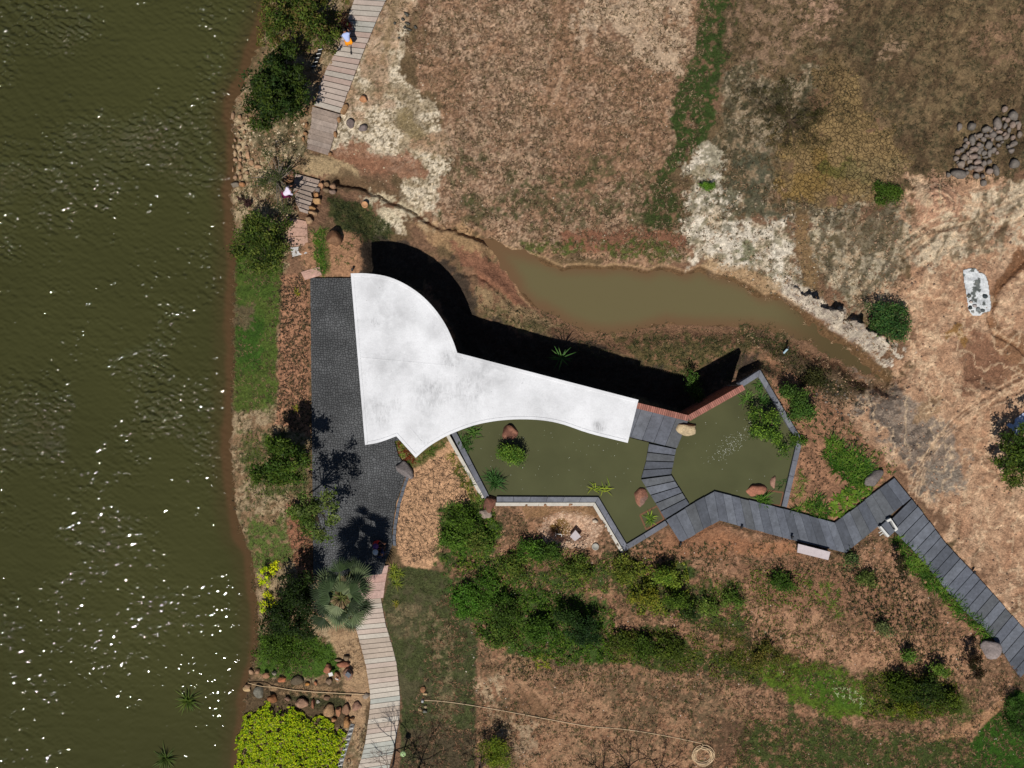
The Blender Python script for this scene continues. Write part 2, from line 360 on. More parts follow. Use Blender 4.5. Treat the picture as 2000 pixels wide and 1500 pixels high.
# white sand
Wt = [(1352,320),(1395,285),(1430,350),(1440,425),(1545,425),(1562,470),(1560,560),(1525,575),(1480,545),(1425,522),(1380,515),(1345,525),(1340,430)]
paint(Wt, (200, 182, 156), 1, 17, 26); paint(Wt, (110, 100, 76), .8, 8, 12, (1 - spk * .5 - fineB * .5, .56, .05)); paint(Wt, (226, 214, 194), .85, 14, 22, (midA, .46, .08)); paint(Wt, (120, 112, 84), .7, 16, 26, (midB * .5 + fineA * .5, .56, .04))
paint(blob(1460, 490, 14, 22), (92, 96, 60), .8, 8, 10); paint([(1380,505),(1440,515),(1530,560),(1500,580),(1440,545),(1370,525)], (172, 142, 108), .8, 8, 8)
paint(blob(1420, 400, 30, 40), (80, 80, 58), .7, 12, 16, (fineA, .45, .07)); paint(blob(1500, 405, 50, 22), (92, 88, 68), .85, 10, 16, (fineA, .4, .08))
Wr = [(1570,415),(1680,405),(1790,410),(1850,440),(1790,500),(1770,560),(1700,610),(1640,580),(1590,550),(1575,480)]
paint(Wr, (172, 150, 122), 1, 22, 30); mottle(Wr, (92, 84, 60), (206, 190, 162), 22, 30); paint(Wr, (72, 66, 48), .7, 12, 18, (streak, .56, .05))
paint([(1553,415),(1572,420),(1590,500),(1598,560),(1570,565),(1558,500)], (134, 108, 76), .95, 6, 6)
paint([(1640,420),(1760,425),(1760,480),(1690,490),(1640,470)], (96, 84, 62), .7, 14, 20)
# eastern excavated ground
E = [(1770,345),(1870,335),(1980,360),(2400,330),(2400,1500),(2120,1400),(1990,1230),(1870,1060),(1790,960),(1740,900),(1640,860),(1590,780),(1620,740),(1740,760),(1775,700),(1700,600),(1770,540),(1790,480),(1775,420)]
paint(E, (182, 144, 114), 1, 20, 26)
paint(E, (204, 170, 138), .8, 12, 16, (midA * .5 + midB * .5, .5, .1)); paint(E, (164, 122, 94), .6, 12, 16, (streak * .5 + midB * .5, .53, .08)); paint(E, (132, 102, 80), .3, 12, 16, (1 - spk * .5 - fineB * .5, .6, .05))
paint(blob(1830, 395, 55, 50), (190, 148, 120), .9, 10, 12); paint(blob(1800, 380, 22, 30), (206, 180, 148), .7, 10, 14)
Wz = [(1870,410),(1990,350),(2100,340),(2100,470),(1990,470),(1930,490),(1880,510),(1800,520),(1790,480)]
paint(Wz, (202, 184, 156), .9, 14, 20, (fineA * .5 + midB * .5, .44, .08)); paint(Wz, (96, 84, 62), .8, 14, 20, (streak, .56, .05))
paint([(1995,480),(2010,520),(1950,570),(1935,640),(1990,680),(2010,700),(1980,690),(1930,640),(1940,560)], (124, 88, 62), .95, 6, 6)
paint([(1880,660),(1955,640),(2000,690),(2010,740),(1960,760),(1890,765),(1868,710)], (140, 104, 80), .9, 14, 14); paint([(1900,650),(1950,650),(1990,700),(1960,730),(1935,755),(1880,750),(1890,700)], (134, 98, 76), .95, 12, 14); paint([(1925,620),(2010,660),(2010,740),(1960,700)], (140, 104, 76), .8, 12, 14)
paint([(1845,650),(1870,628),(1880,632),(1888,665),(1882,678),(1868,650),(1850,662)], (144, 108, 64), .95, 3, 4)
paint([(1660,730),(1770,780),(1850,830),(1880,900),(1860,960),(1800,960),(1760,880),(1690,820),(1630,770)], (140, 126, 112), .9, 16, 18); paint([(1660,730),(1760,790),(1830,860),(1800,960),(1760,880),(1690,820),(1630,770)], (92, 82, 74), .7, 14, 18, (fineA, .5, .07))
paint(blob(1835, 935, 45, 30), (140, 128, 114), .8, 18, 16); paint(blob(1815, 800, 40, 14, rot=-.6), (150,122,92), .8, 8, 10)
for q in range(7):          # bulldozer and tyre ruts on the eastern ground
    o_ = q * 9; tr = catmull([(1760 + o_ * .4, 1000 + o_ * .2), (1800 + o_ * .3, 900), (1860 + o_ * .5, 820), (1930 + o_ * .6, 770 + o_ * .3), (2020, 720 + o_ * .8)], 5); dd_ = ldist(QX + wA * 3, QY + wB * 3, tr); k = ((1 - sstep(.8, 2.6, dd_)) * sstep(.36, .5, fineA) * .55)[:, None]; COL[:] = COL * (1 - k) + np.array(c(*[(222, 190, 156), (120, 88, 66)][q % 2])) * k
for q in range(8):
    o_ = q * 8; tr = catmull([(1760, 470 + o_), (1830, 425 + o_ * .7), (1900, 410 + o_ * .9), (2010, 352 + o_ * 1.3)], 5); dd_ = ldist(QX + wA * 4, QY + wB * 4, tr); k = ((1 - sstep(.8, 3.2, dd_)) * sstep(.34, .5, midA) * .6)[:, None]; COL[:] = COL * (1 - k) + np.array(c(*[(214, 192, 160), (110, 92, 70), (150, 116, 90)][q % 3])) * k
for q in range(6):
    dd_ = np.abs(np.hypot(QX - 1832 + wA * 3, (QY - 402 + wB * 3) * 1.1) - (14 + q * 8)); k = ((1 - sstep(.8, 2.6, dd_)) * sstep(.4, .5, fineB) * .6)[:, None]; COL[:] = COL * (1 - k) + np.array(c(*[(222, 196, 160), (140, 104, 80)][q % 2])) * k
for tr in ([(770,-20),(752,60),(728,150)], [(800,-20),(778,80),(750,160)], [(1150,-10),(1142,70),(1120,110),(1040,280),(975,430)], [(1095,40),(1060,130),(1000,270),(965,350)]):
    dd_ = ldist(QX + wA * 6, QY + wB * 6, catmull(tr, 4)); k = ((1 - sstep(2, 6, dd_)) * sstep(.42, .55, fineA * .5 + midA * .5) * .5)[:, None]; COL[:] = COL * (1 - k) + np.array(c(196, 166, 136)) * k
curl = 1 - np.abs(fbm(QX, QY, 34, 4, 1) - .5) * 16; curl2 = 1 - np.abs(fbm(QX * .8, QY, 20, 4, 5) - .5) * 14
paint(E, (226, 196, 160), .55, 12, 16, (curl, .55, .3)); paint(E, (134, 102, 78), .4, 12, 16, (curl2, .66, .2)); paint(Wr, (84, 74, 56), .5, 12, 16, (curl2, .5, .3)); paint(Wt, (120, 108, 86), .5, 8, 12, (curl2, .62, .25)); paint(R2, (60, 56, 40), .5, 12, 16, (curl, .6, .25)); paint(F, (96, 76, 56), .3, 12, 16, (curl, .6, .25))
paint(blob(1835, 385, 30, 22), (214, 186, 150), .8, 8, 12, (curl, .3, .4))
# canal banks
paint([(1000,600),(1050,600),(1110,630),(1200,650),(1300,632),(1470,640),(1540,668),(1640,712),(1700,760),(1640,790),(1560,740),(1470,690),(1390,700),(1345,745),(1250,705),(1120,670),(1000,640),(930,610),(920,560),(960,560)], (132, 100, 76), 1, 10, 10)
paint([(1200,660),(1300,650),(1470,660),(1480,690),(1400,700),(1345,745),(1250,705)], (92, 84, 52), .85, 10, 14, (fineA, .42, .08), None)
paint([(930,560),(1020,600),(1090,635),(1060,655),(950,620),(925,600)], (150, 126, 94), .9, 8, 10, (fineA, .4, .1)); paint([(950,600),(1080,640),(1060,660),(940,622)], (72, 72, 42), .7, 8, 10, (fineB, .45, .08))
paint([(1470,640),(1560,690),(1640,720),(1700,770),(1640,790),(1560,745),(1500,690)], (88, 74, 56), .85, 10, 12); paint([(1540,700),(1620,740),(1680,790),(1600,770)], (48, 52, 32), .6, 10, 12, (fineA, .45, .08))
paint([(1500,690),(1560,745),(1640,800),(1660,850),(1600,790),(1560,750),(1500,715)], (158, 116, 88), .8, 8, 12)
paint([(700,480),(760,470),(900,520),(930,620),(1240,700),(1345,745),(1460,680),(1480,700),(1345,815),(1240,785),(895,700),(840,560),(700,545)], (62, 54, 46), .9, 12, 14)  # dark soil tone painted along the cast shadow of roof and brick wall
# ridge
rs_ = (QX - 1530) * -.540 + (QY - 557) * .842 + 14 + (fbm(QX, QY, 26, 3, 3) - .5) * 26; rt_ = (QX - 1530) * .842 + (QY - 557) * .540; rdm = np.where((rt_ > -15) & (rt_ + (fineA - .5) * 90 + (rs_ - 16) * .5 < 250), np.abs(rs_ - 16) * 1.1 + 2, 99); k = ((1 - sstep(20, 30, rdm + (fineA - .5) * 20)) * sstep(1520, 1535, QX))[:, None]
COL[:] = COL * (1 - k) + np.array(c(206, 192, 172)) * k; k2 = k[:, 0] * sstep(.56, .66, fineB) * .7; COL[:] = COL * (1 - k2[:, None]) + np.array(c(128, 112, 104)) * k2[:, None]
# ---------------- west bank
B = [(440,-200),(660,-200),(690,0),(640,130),(600,300),(560,420),(560,540),(600,560),(606,1120),(700,1200),(720,1400),(690,1600),(440,1600),(490,1200),(440,850),(455,500),(440,250)]
paint(B, (142, 114, 86), 1, 8, 8); paint(B, (178, 156, 124), .8, 8, 8, (fineA * .5 + midA * .5, .5, .06)); paint(B, (84, 76, 50), .7, 8, 8, (fineB * .6 + midB * .4, .53, .05))
paint([(455,240),(600,240),(570,420),(455,420)], (190, 168, 134), .8, 10, 14, (fineA, .45, .07)); paint([(455,210),(600,240),(590,300),(500,300)], (76, 74, 50), .7, 14, 14, (fineB, .4, .1))
def grass(poly, col, a=1, soft=8, warp=12, patch=None): paint(poly, col, a, soft, warp, patch, GRASSM)
grass([(458,470),(548,480),(548,560),(543,640),(545,720),(533,790),(500,800),(452,800),(452,640),(455,560)], (74, 94, 38)); grass([(452,600),(540,640),(540,700),(452,740)], (60, 92, 32), .8); paint([(452,470),(548,480),(540,800),(452,800)], (92, 104, 48), .6, 8, 12, (midA, .5, .08))
paint([(455,590),(500,600),(490,650),(455,640)], (110, 92, 72), .8, 8, 10)
grass([(465,850),(560,850),(605,900),(600,960),(520,960),(470,920)], (82, 90, 48), .9, 12, 16, (fineA, .4, .08))
grass([(480,1015),(545,1010),(560,1050),(572,1090),(520,1110),(490,1110)], (86, 104, 46), .95, 12, 10, (fineA, .36, .08))
grass([(500,1240),(600,1230),(662,1280),(655,1320),(520,1325),(495,1300)], (72, 98, 36), 1, 8, 10); paint([(480,1325),(720,1340),(720,1410),(650,1420),(470,1400)], (92, 76, 56), 1, 8, 8)
grass([(540,1350),(680,1345),(690,1385),(600,1390)], (62, 66, 40), .8, 10, 10); paint([(470,1332),(720,1350),(720,1365),(560,1358)], (160, 130, 98), .8, 5, 6, (fineA, .42, .08)); paint([(675,1350),(712,1345),(712,1400),(690,1400)], (120, 96, 82), .9, 5, 6)
paint([(548,535),(606,540),(606,850),(538,830),(545,700)], (166, 122, 94), 1, 5, 6); paint([(560,985),(610,985),(612,1125),(585,1130),(565,1060)], (150, 104, 80), 1, 7, 8); paint([(700,1470),(735,1300),(700,1230),(640,1230),(660,1290)], (178, 146, 112), .8, 6, 6)
paint([(605,450),(700,450),(712,520),(700,542),(610,540),(590,500)], (164, 124, 94), 1, 8, 8); grass([(612,450),(640,445),(645,535),(625,538)], (84,92,44), .7, 6, 6)
# ---------------- bed between plaza and pond
paint([(762,860),(880,850),(950,975),(865,1010),(862,1095),(840,1110),(795,1112),(766,1062),(775,980),(798,930)], (196, 154, 118), 1, 5, 7)
grass([(765,858),(880,850),(870,875),(810,915),(790,905)], (80, 88, 40), .8, 6, 8)
# lawn lower middle
LM = [(765,1108),(850,1110),(890,1140),(940,1235),(932,1300),(930,1600),(780,1600),(784,1380),(765,1260),(748,1180)]
paint(LM, (84, 80, 56), 1, 4, 5, None, None); grass(LM, (74, 82, 46), .8, 4, 5, (fineA * .5 + midB * .5, .42, .08))
paint([(850,1180),(880,1180),(885,1300),(870,1430),(850,1430),(855,1300)], (140, 122, 92), .8, 8, 18, (fineA * .6 + midA * .4, .52, .06)); paint([(760,1180),(850,1190),(850,1250),(770,1240)], (140, 120, 92), .6, 8, 18, (fineA, .53, .07))
paint([(800,1400),(930,1430),(930,1600),(790,1600)], (88, 74, 58), .8, 20, 14)
# ---------------- southern planting
SB = [(862,1000),(950,975),(1160,985),(1225,1080),(1300,1025),(1330,1060),(1405,1020),(1560,1060),(1655,1085),(1740,1040),(1960,1290),(2100,1500),(2300,1700),(935,1700),(935,1240),(880,1130)]
paint(SB, (158, 118, 90), 1, 6, 8); paint(SB, (184, 142, 112), .8, 6, 8, (fineA * .5 + midA * .5, .5, .06)); paint(SB, (98, 80, 58), .75, 6, 8, (fineB * .6 + midB * .4, .52, .05)); paint(SB, (74, 56, 42), .5, 6, 8, (1 - spk, .6, .05))
for p, col, th in [([(862,1000),(960,985),(975,1050),(890,1130),(862,1090)], (62,84,36), .36), ([(870,1120),(960,1090),(1060,1080),(1180,1110),(1180,1160),(1080,1150),(960,1130)], (66,84,38), .44),
        ([(875,1140),(960,1130),(1100,1160),(1190,1180),(1200,1260),(1160,1290),(1060,1300),(1000,1270),(930,1235)], (66,92,38), .36),
        ([(1180,1240),(1330,1230),(1400,1260),(1490,1290),(1480,1340),(1300,1310),(1180,1290)], (66,80,36), .40),
        ([(1190,1090),(1340,1100),(1350,1200),(1200,1200)], (72,82,40), .46), ([(1340,1120),(1450,1140),(1450,1230),(1350,1220)], (66,84,40), .44),
        ([(1400,1230),(1500,1260),(1620,1300),(1560,1330),(1420,1300)], (78,80,36), .42),
        ([(1690,1310),(1860,1320),(1880,1390),(1780,1410),(1680,1400)], (64,76,30), .40), ([(1840,1370),(1900,1340),(1920,1400),(1850,1430)], (88,92,48), .48)]:
    grass(p, col, .95, 12, 16, (fineA * .55 + midA * .45, th, .06))
grass([(1478,1300),(1540,1290),(1640,1300),(1700,1350),(1730,1395),(1640,1405),(1560,1380),(1500,1340)], (88, 108, 36), 1, 10, 12); grass([(1560,1310),(1640,1320),(1690,1380),(1600,1370)], (76, 106, 32), .8, 12, 12)
grass([(1895,1455),(1950,1375),(1985,1350),(2200,1350),(2200,1700),(1930,1700),(1900,1500)], (54, 86, 26), 1, 7, 8)
grass([(1440,1395),(1560,1400),(1700,1440),(1900,1440),(1900,1600),(1400,1600),(1440,1480)], (66, 80, 38), .95, 16, 18, (fineA * .6 + midA * .4, .43, .06))
paint([(1860,1430),(1950,1370),(1960,1350),(1968,1356),(1955,1385),(1890,1440),(1780,1450)], (176, 134, 100), .85, 4, 6)
BR = [(938,1250),(990,1275),(1180,1300),(1400,1320),(1460,1380),(1440,1450),(1400,1600),(936,1600)]
paint(BR, (164, 128, 98), .8, 5, 8, (fineA * .5 + midA * .5, .44, .07)); paint(BR, (98, 84, 62), .75, 5, 8, (fineB * .5 + midB * .5, .53, .05))
paint([(940,1330),(980,1330),(975,1380),(1060,1410),(1030,1450),(990,1440),(945,1380)], (190, 164, 132), .7, 12, 16, (fineA, .44, .08)); paint(blob(1020, 1385, 55, 22), (112, 84, 60), .7, 14, 12); paint(blob(960, 1305, 18, 12), (120, 94, 70), .8, 8, 8)
paint([(1390,1400),(1460,1410),(1450,1500),(1400,1500)], (84, 64, 48), .7, 14, 14); paint(blob(1030, 1450, 30, 35), (160, 138, 112), .7, 12, 12)
# gravel pit and muddy hole
paint(blob(1115, 1035, 62, 38), (180, 146, 120), .95, 8, 8); paint(blob(1115, 1035, 62, 38), (210, 178, 150), .9, 8, 8, (spk, .52, .04)); paint(blob(1098, 1030, 22, 16), (120, 94, 56), 1, 4, 4); paint([(1020,985),(1160,992),(1180,1020),(1150,1012),(1100,1000),(1030,1010)], (146, 112, 78), .7, 6, 6)
paint([(1360,1040),(1545,1062),(1560,1090),(1400,1080)], (170, 118, 84), .7, 10, 10); paint([(1400,1090),(1600,1100),(1700,1140),(1850,1250),(1700,1200),(1500,1180)], (142, 104, 80), .7, 14, 14)
paint([(1300,1040),(1400,1030),(1500,1060),(1380,1090),(1250,1090)], (150, 106, 78), .7, 10, 10); paint([(1480,1200),(1880,1260),(1900,1330),(1640,1290),(1480,1240)], (182, 140, 108), .7, 12, 12, (fineA, .4, .08))
# garden bed by the walkway
GB = [(1490,722),(1560,740),(1640,800),(1700,870),(1750,915),(1740,932),(1635,1018),(1530,990),(1565,860),(1520,790)]
paint(GB, (162, 120, 92), 1, 6, 6); paint(GB, (112, 84, 64), .6, 6, 6, (fineA, .52, .05))
# wet lake edge and submerged beds
sh = sdist(QX + wA * 4, QY + wB * 4, LAKE); k = (sstep(-17, -6, sh) * .85)[:, None]; COL[:] = COL * (1 - k) + np.array(c(104, 82, 62)) * k
k = sstep(-3, 2, sdist(QX + wA * 3, QY + wB * 3, CANAL))[:, None] * .9; COL[:] = COL * (1 - k) + np.array(c(104, 80, 54)) * k
sd_ = sdist(QX, QY, CANAL); k = (sstep(-7, -3, sd_) * (1 - sstep(-3, 0, sd_)) * .5 * (QY < 600))[:, None]; COL[:] = COL * (1 - k) + np.array(c(196, 160, 120)) * k
# small-scale soil variation
g = (1 + .34 * (fbm(QX, QY, 2.4, 2, 11) - .5) * 2 + .22 * (fineB - .5) * 2)[:, None]; COL[:] = np.clip(COL * g, .004, .9)

def ground_material():
    m = bpy.data.materials.new("soil"); m.use_nodes = True; n = m.node_tree; L = n.links; b = n.nodes["Principled BSDF"]
    b.inputs['Roughness'].default_value = .95; b.inputs['Specular IOR Level'].default_value = .12
    tc = n.nodes.new("ShaderNodeTexCoord"); at = n.nodes.new("ShaderNodeAttribute"); at.attribute_name = "Col"; cur = at.outputs['Color']
    hs = []
    for sc_, st, det in ((2.3, .16, 3), (9, .22, 3), (28, .30, 2)):
        t = n.nodes.new("ShaderNodeTexNoise"); t.inputs['Scale'].default_value = sc_; t.inputs['Detail'].default_value = det; t.inputs['Roughness'].default_value = .7
        L.new(tc.outputs['Object'], t.inputs['Vector']); mr = n.nodes.new("ShaderNodeMapRange")
        mr.inputs[1].default_value = .32; mr.inputs[2].default_value = .68; mr.inputs[3].default_value = 1 - st; mr.inputs[4].default_value = 1 + st; L.new(t.outputs[0], mr.inputs[0])
        v = n.nodes.new("ShaderNodeVectorMath"); v.operation = 'SCALE'; L.new(cur, v.inputs[0]); L.new(mr.outputs[0], v.inputs['Scale']); cur = v.outputs[0]; hs.append(t.outputs[0])
    # shrinkage cracks where the mud has dried
    ck = n.nodes.new("ShaderNodeAttribute"); ck.attribute_name = "Crack"
    wn = n.nodes.new("ShaderNodeTexNoise"); wn.inputs['Scale'].default_value = 3; L.new(tc.outputs['Object'], wn.inputs['Vector'])
    mx = n.nodes.new("ShaderNodeVectorMath"); mx.operation = 'MULTIPLY_ADD'; mx.inputs[1].default_value = (.35, .35, 0); L.new(wn.outputs[1], mx.inputs[0]); L.new(tc.outputs['Object'], mx.inputs[2])
    vo = n.nodes.new("ShaderNodeTexVoronoi"); vo.feature = 'DISTANCE_TO_EDGE'; vo.inputs['Scale'].default_value = 4.0; L.new(mx.outputs[0], vo.inputs['Vector'])
    mr = n.nodes.new("ShaderNodeMapRange"); mr.inputs[1].default_value = .015; mr.inputs[2].default_value = .06; mr.inputs[3].default_value = 1; mr.inputs[4].default_value = 0; L.new(vo.outputs[0], mr.inputs[0])
    mu = n.nodes.new("ShaderNodeMath"); mu.operation = 'MULTIPLY'; L.new(mr.outputs[0], mu.inputs[0]); L.new(ck.outputs['Fac'], mu.inputs[1])
    m2 = n.nodes.new("ShaderNodeMath"); m2.operation = 'MULTIPLY'; m2.inputs[1].default_value = .55; L.new(mu.outputs[0], m2.inputs[0])
    mix = n.nodes.new("ShaderNodeMixRGB"); mix.inputs[2].default_value = (.035, .024, .012, 1); L.new(m2.outputs[0], mix.inputs[0]); L.new(cur, mix.inputs[1]); L.new(mix.outputs[0], b.inputs['Base Color'])
    ad = n.nodes.new("ShaderNodeMath"); ad.operation = 'MULTIPLY_ADD'; ad.inputs[1].default_value = .35; L.new(hs[2], ad.inputs[0]); L.new(hs[1], ad.inputs[2])
    sb = n.nodes.new("ShaderNodeMath"); sb.operation = 'SUBTRACT'; L.new(ad.outputs[0], sb.inputs[0]); L.new(mu.outputs[0], sb.inputs[1])
    bp = n.nodes.new("ShaderNodeBump"); bp.inputs['Distance'].default_value = .11; bp.inputs['Strength'].default_value = .9; L.new(sb.outputs[0], bp.inputs['Height']); L.new(bp.outputs[0], b.inputs['Normal'])
    return m
NI, NJ = GX.shape
ii = np.arange(NI * NJ).reshape(NI, NJ)
quads = np.stack([ii[:-1, :-1], ii[1:, :-1], ii[1:, 1:], ii[:-1, 1:]], -1).reshape(-1, 4)
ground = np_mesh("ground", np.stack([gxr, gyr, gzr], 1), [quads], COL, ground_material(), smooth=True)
ca = ground.data.attributes.new("Crack", 'FLOAT', 'POINT'); ca.data.foreach_set("value", CRACK.astype(np.float32)); tag(ground, kind="structure")
GRID = GRASSM.reshape(NI, NJ); COLG = COL.reshape(NI, NJ, 3)
def gsample(A, X, Y):
    i = np.clip(np.round((X + 31.2) / step), 0, 831).astype(int) + nx0; j = np.clip(np.round((Y + 23.8) / step), 0, 633).astype(int) + ny0
    return A[i, j]

# ------------------------------------------------------------ water
def water_material(name, rough, wav, vcol=True, col=(.05, .05, .03), spec=.5):
    m = bpy.data.materials.new(name); m.use_nodes = True; n = m.node_tree; L = n.links; b = n.nodes["Principled BSDF"]
    b.inputs['Roughness'].default_value = rough; b.inputs['IOR'].default_value = 1.33; b.inputs['Specular IOR Level'].default_value = spec
    if vcol: a = n.nodes.new("ShaderNodeAttribute"); a.attribute_name = "Col"; L.new(a.outputs['Color'], b.inputs['Base Color'])
    tc = n.nodes.new("ShaderNodeTexCoord"); last = None
    if not vcol:
        q = n.nodes.new("ShaderNodeTexNoise"); q.inputs['Scale'].default_value = .35; q.inputs['Detail'].default_value = 5; L.new(tc.outputs['Object'], q.inputs['Vector']); r_ = n.nodes.new("ShaderNodeMapRange"); r_.inputs[1].default_value = .3; r_.inputs[2].default_value = .7; r_.inputs[3].default_value = .86; r_.inputs[4].default_value = 1.12; L.new(q.outputs[0], r_.inputs[0])
        v_ = n.nodes.new("ShaderNodeVectorMath"); v_.operation = 'SCALE'; v_.inputs[0].default_value = col; L.new(r_.outputs[0], v_.inputs['Scale']); L.new(v_.outputs[0], b.inputs['Base Color'])
    big = n.nodes.new("ShaderNodeTexNoise"); big.inputs['Scale'].default_value = .16; big.inputs['Detail'].default_value = 2; L.new(tc.outputs['Object'], big.inputs['Vector'])
    bm = n.nodes.new("ShaderNodeMapRange"); bm.inputs[1].default_value = .35; bm.inputs[2].default_value = .65; bm.inputs[3].default_value = .55; bm.inputs[4].default_value = 1.25; L.new(big.outputs[0], bm.inputs[0])
    for (sx, sy, rz, dist, det) in wav:
        mp = n.nodes.new("ShaderNodeMapping"); mp.inputs['Scale'].default_value = (sx, sy, 1); mp.inputs['Rotation'].default_value = (0, 0, math.radians(rz)); L.new(tc.outputs['Object'], mp.inputs[0])
        t = n.nodes.new("ShaderNodeTexNoise"); t.inputs['Scale'].default_value = 1; t.inputs['Detail'].default_value = det; t.inputs['Roughness'].default_value = .55; L.new(mp.outputs[0], t.inputs['Vector'])
        bp = n.nodes.new("ShaderNodeBump"); bp.inputs['Distance'].default_value = dist; L.new(bm.outputs[0], bp.inputs['Strength']); L.new(t.outputs[0], bp.inputs['Height'])
        if last: L.new(last, bp.inputs['Normal'])
        last = bp.outputs[0]
    if last: L.new(last, b.inputs['Normal'])
    return m
def water_sheet(name, x0, x1, y0, y1, st, z, fn, m):
    xs = np.unique(np.concatenate([np.arange(x0, x1 + st, st)])); ys = np.arange(y0, y1 + st, st); X, Y = np.meshgrid(xs, ys, indexing='ij')
    i2 = np.arange(X.size).reshape(X.shape); q = np.stack([i2[:-1, :-1], i2[1:, :-1], i2[1:, 1:], i2[:-1, 1:]], -1).reshape(-1, 4)
    k = S * H / (H - z); C = fn(1000 + X.ravel() * k, 750 - Y.ravel() * k)
    o = np_mesh(name, np.stack([X.ravel(), Y.ravel(), np.full(X.size, z)], 1), [q], C, m); return tag(o, kind="structure")
def lakecol(x, y):
    d = sdist(x, y, LAKE) + (fbm(x, y, 40, 3, 3) - .5) * 14
    deep = np.array(c(63, 63, 34)); mid = np.array(c(68, 61, 36)); sh_ = np.array(c(84, 64, 42)); n = (fbm(x, y, 220, 3, 5) - .5)[:, None]
    a = sstep(4, 46, d)[:, None]; b_ = sstep(0, 14, d)[:, None]
    return (sh_ * (1 - b_) + mid * b_) * (1 - a) + deep * (1 + n * .35) * a
lake_m = water_material("lake_water", .035, [])
def wave(X, Y):
    r = np.random.default_rng(21); z = np.zeros(X.shape); zs = np.zeros(X.shape)
    for i in range(72):
        lam = .22 * (5.5 ** (r.random() ** 1.6)); th = math.radians(92 + r.normal() * 36); k = 2 * math.pi / lam; a = .0040 * lam * (1 if lam < .7 else .62) * r.uniform(.6, 1.3)
        c_ = a * np.cos(k * (X * math.cos(th) + Y * math.sin(th)) + r.uniform(0, 6.283))
        if lam > .7: z += c_
        else: zs += c_
    px = 1000 + X * S; py = 750 - Y * S; patch = .55 + 1.5 * sstep(.36, .66, fbm(px, py, 130, 3, 3)) * (.45 + .55 * sstep(480, 330, px)) + .5 * sstep(.5, .7, fbm(px, py * 2.2, 36, 3, 7)); north = .48 + 1.02 * sstep(1300, 250, py)
    band = np.exp(-((px - (330 - (py - 560) * .2)) / 34) ** 2) * sstep(540, 600, py) * sstep(960, 880, py)
    near = sstep(0, 40, sdist(px, py, LAKE)); west = 1 + .25 * sstep(330, 60, px); return (z * (.62 + .2 * patch) + zs * patch * north * (1 + 1.1 * band) * 1.3) * west * (.35 + .65 * near)
lxs = np.concatenate([-31.2 - np.cumsum(.05 * 1.16 ** np.arange(54))[::-1], np.arange(-31.2, -14.0, .05)]); g_ = 23.8 + np.cumsum(.05 * 1.16 ** np.arange(54)); lys = np.concatenate([-g_[::-1], np.arange(-23.8, 23.8, .05), g_])
LX, LY = np.meshgrid(lxs, lys, indexing='ij'); inner = (LX > -34) & (np.abs(LY) < 27); LZZ = np.full(LX.shape, LZ); LZZ[inner] += wave(LX[inner], LY[inner])
i3 = np.arange(LX.size).reshape(LX.shape); kk = S * H / (H - LZ); lake = np_mesh("lake", np.stack([LX.ravel(), LY.ravel(), LZZ.ravel()], 1), [np.stack([i3[:-1, :-1], i3[1:, :-1], i3[1:, 1:], i3[:-1, 1:]], -1).reshape(-1, 4)], lakecol(1000 + LX.ravel() * kk, 750 - LY.ravel() * kk), lake_m, smooth=True); tag(lake, kind="structure")
def canalcol(x, y):
    d = sdist(x, y, CANAL) + (fbm(x, y, 30, 3, 3) - .5) * 10; a = sstep(0, 28, d)[:, None]; e = sstep(1480, 1630, x)[:, None]
    return (np.array(c(108, 84, 60)) * (1 - a) + np.array(c(104, 95, 66)) * a) * (1 - e) + np.array(c(84, 72, 48)) * e
water_sheet("canal_water", -3.2, 23, -.1, 10, .25, CZ, canalcol, water_material("canal_water", .12, [(1, 3, 0, .006, 2)]))
pm = water_material("pond_water", .10, [(1.5, 3, 20, .004, 2)], False, c(82, 83, 56))
pw = MB(); pp = [W(x, y, PZ) for x, y in POND]
bmm = bmesh.new(); vs = [bmm.verts.new((x, y, PZ)) for x, y in pp]; f = bmm.faces.new(vs); f.normal_update()
if f.normal.z < 0: f.normal_flip()
bmesh.ops.triangulate(bmm, faces=[f]); me = bpy.data.meshes.new("pond_water"); bmm.to_mesh(me); bmm.free(); me.materials.append(pm); tag(link("pond_water", me), kind="structure")
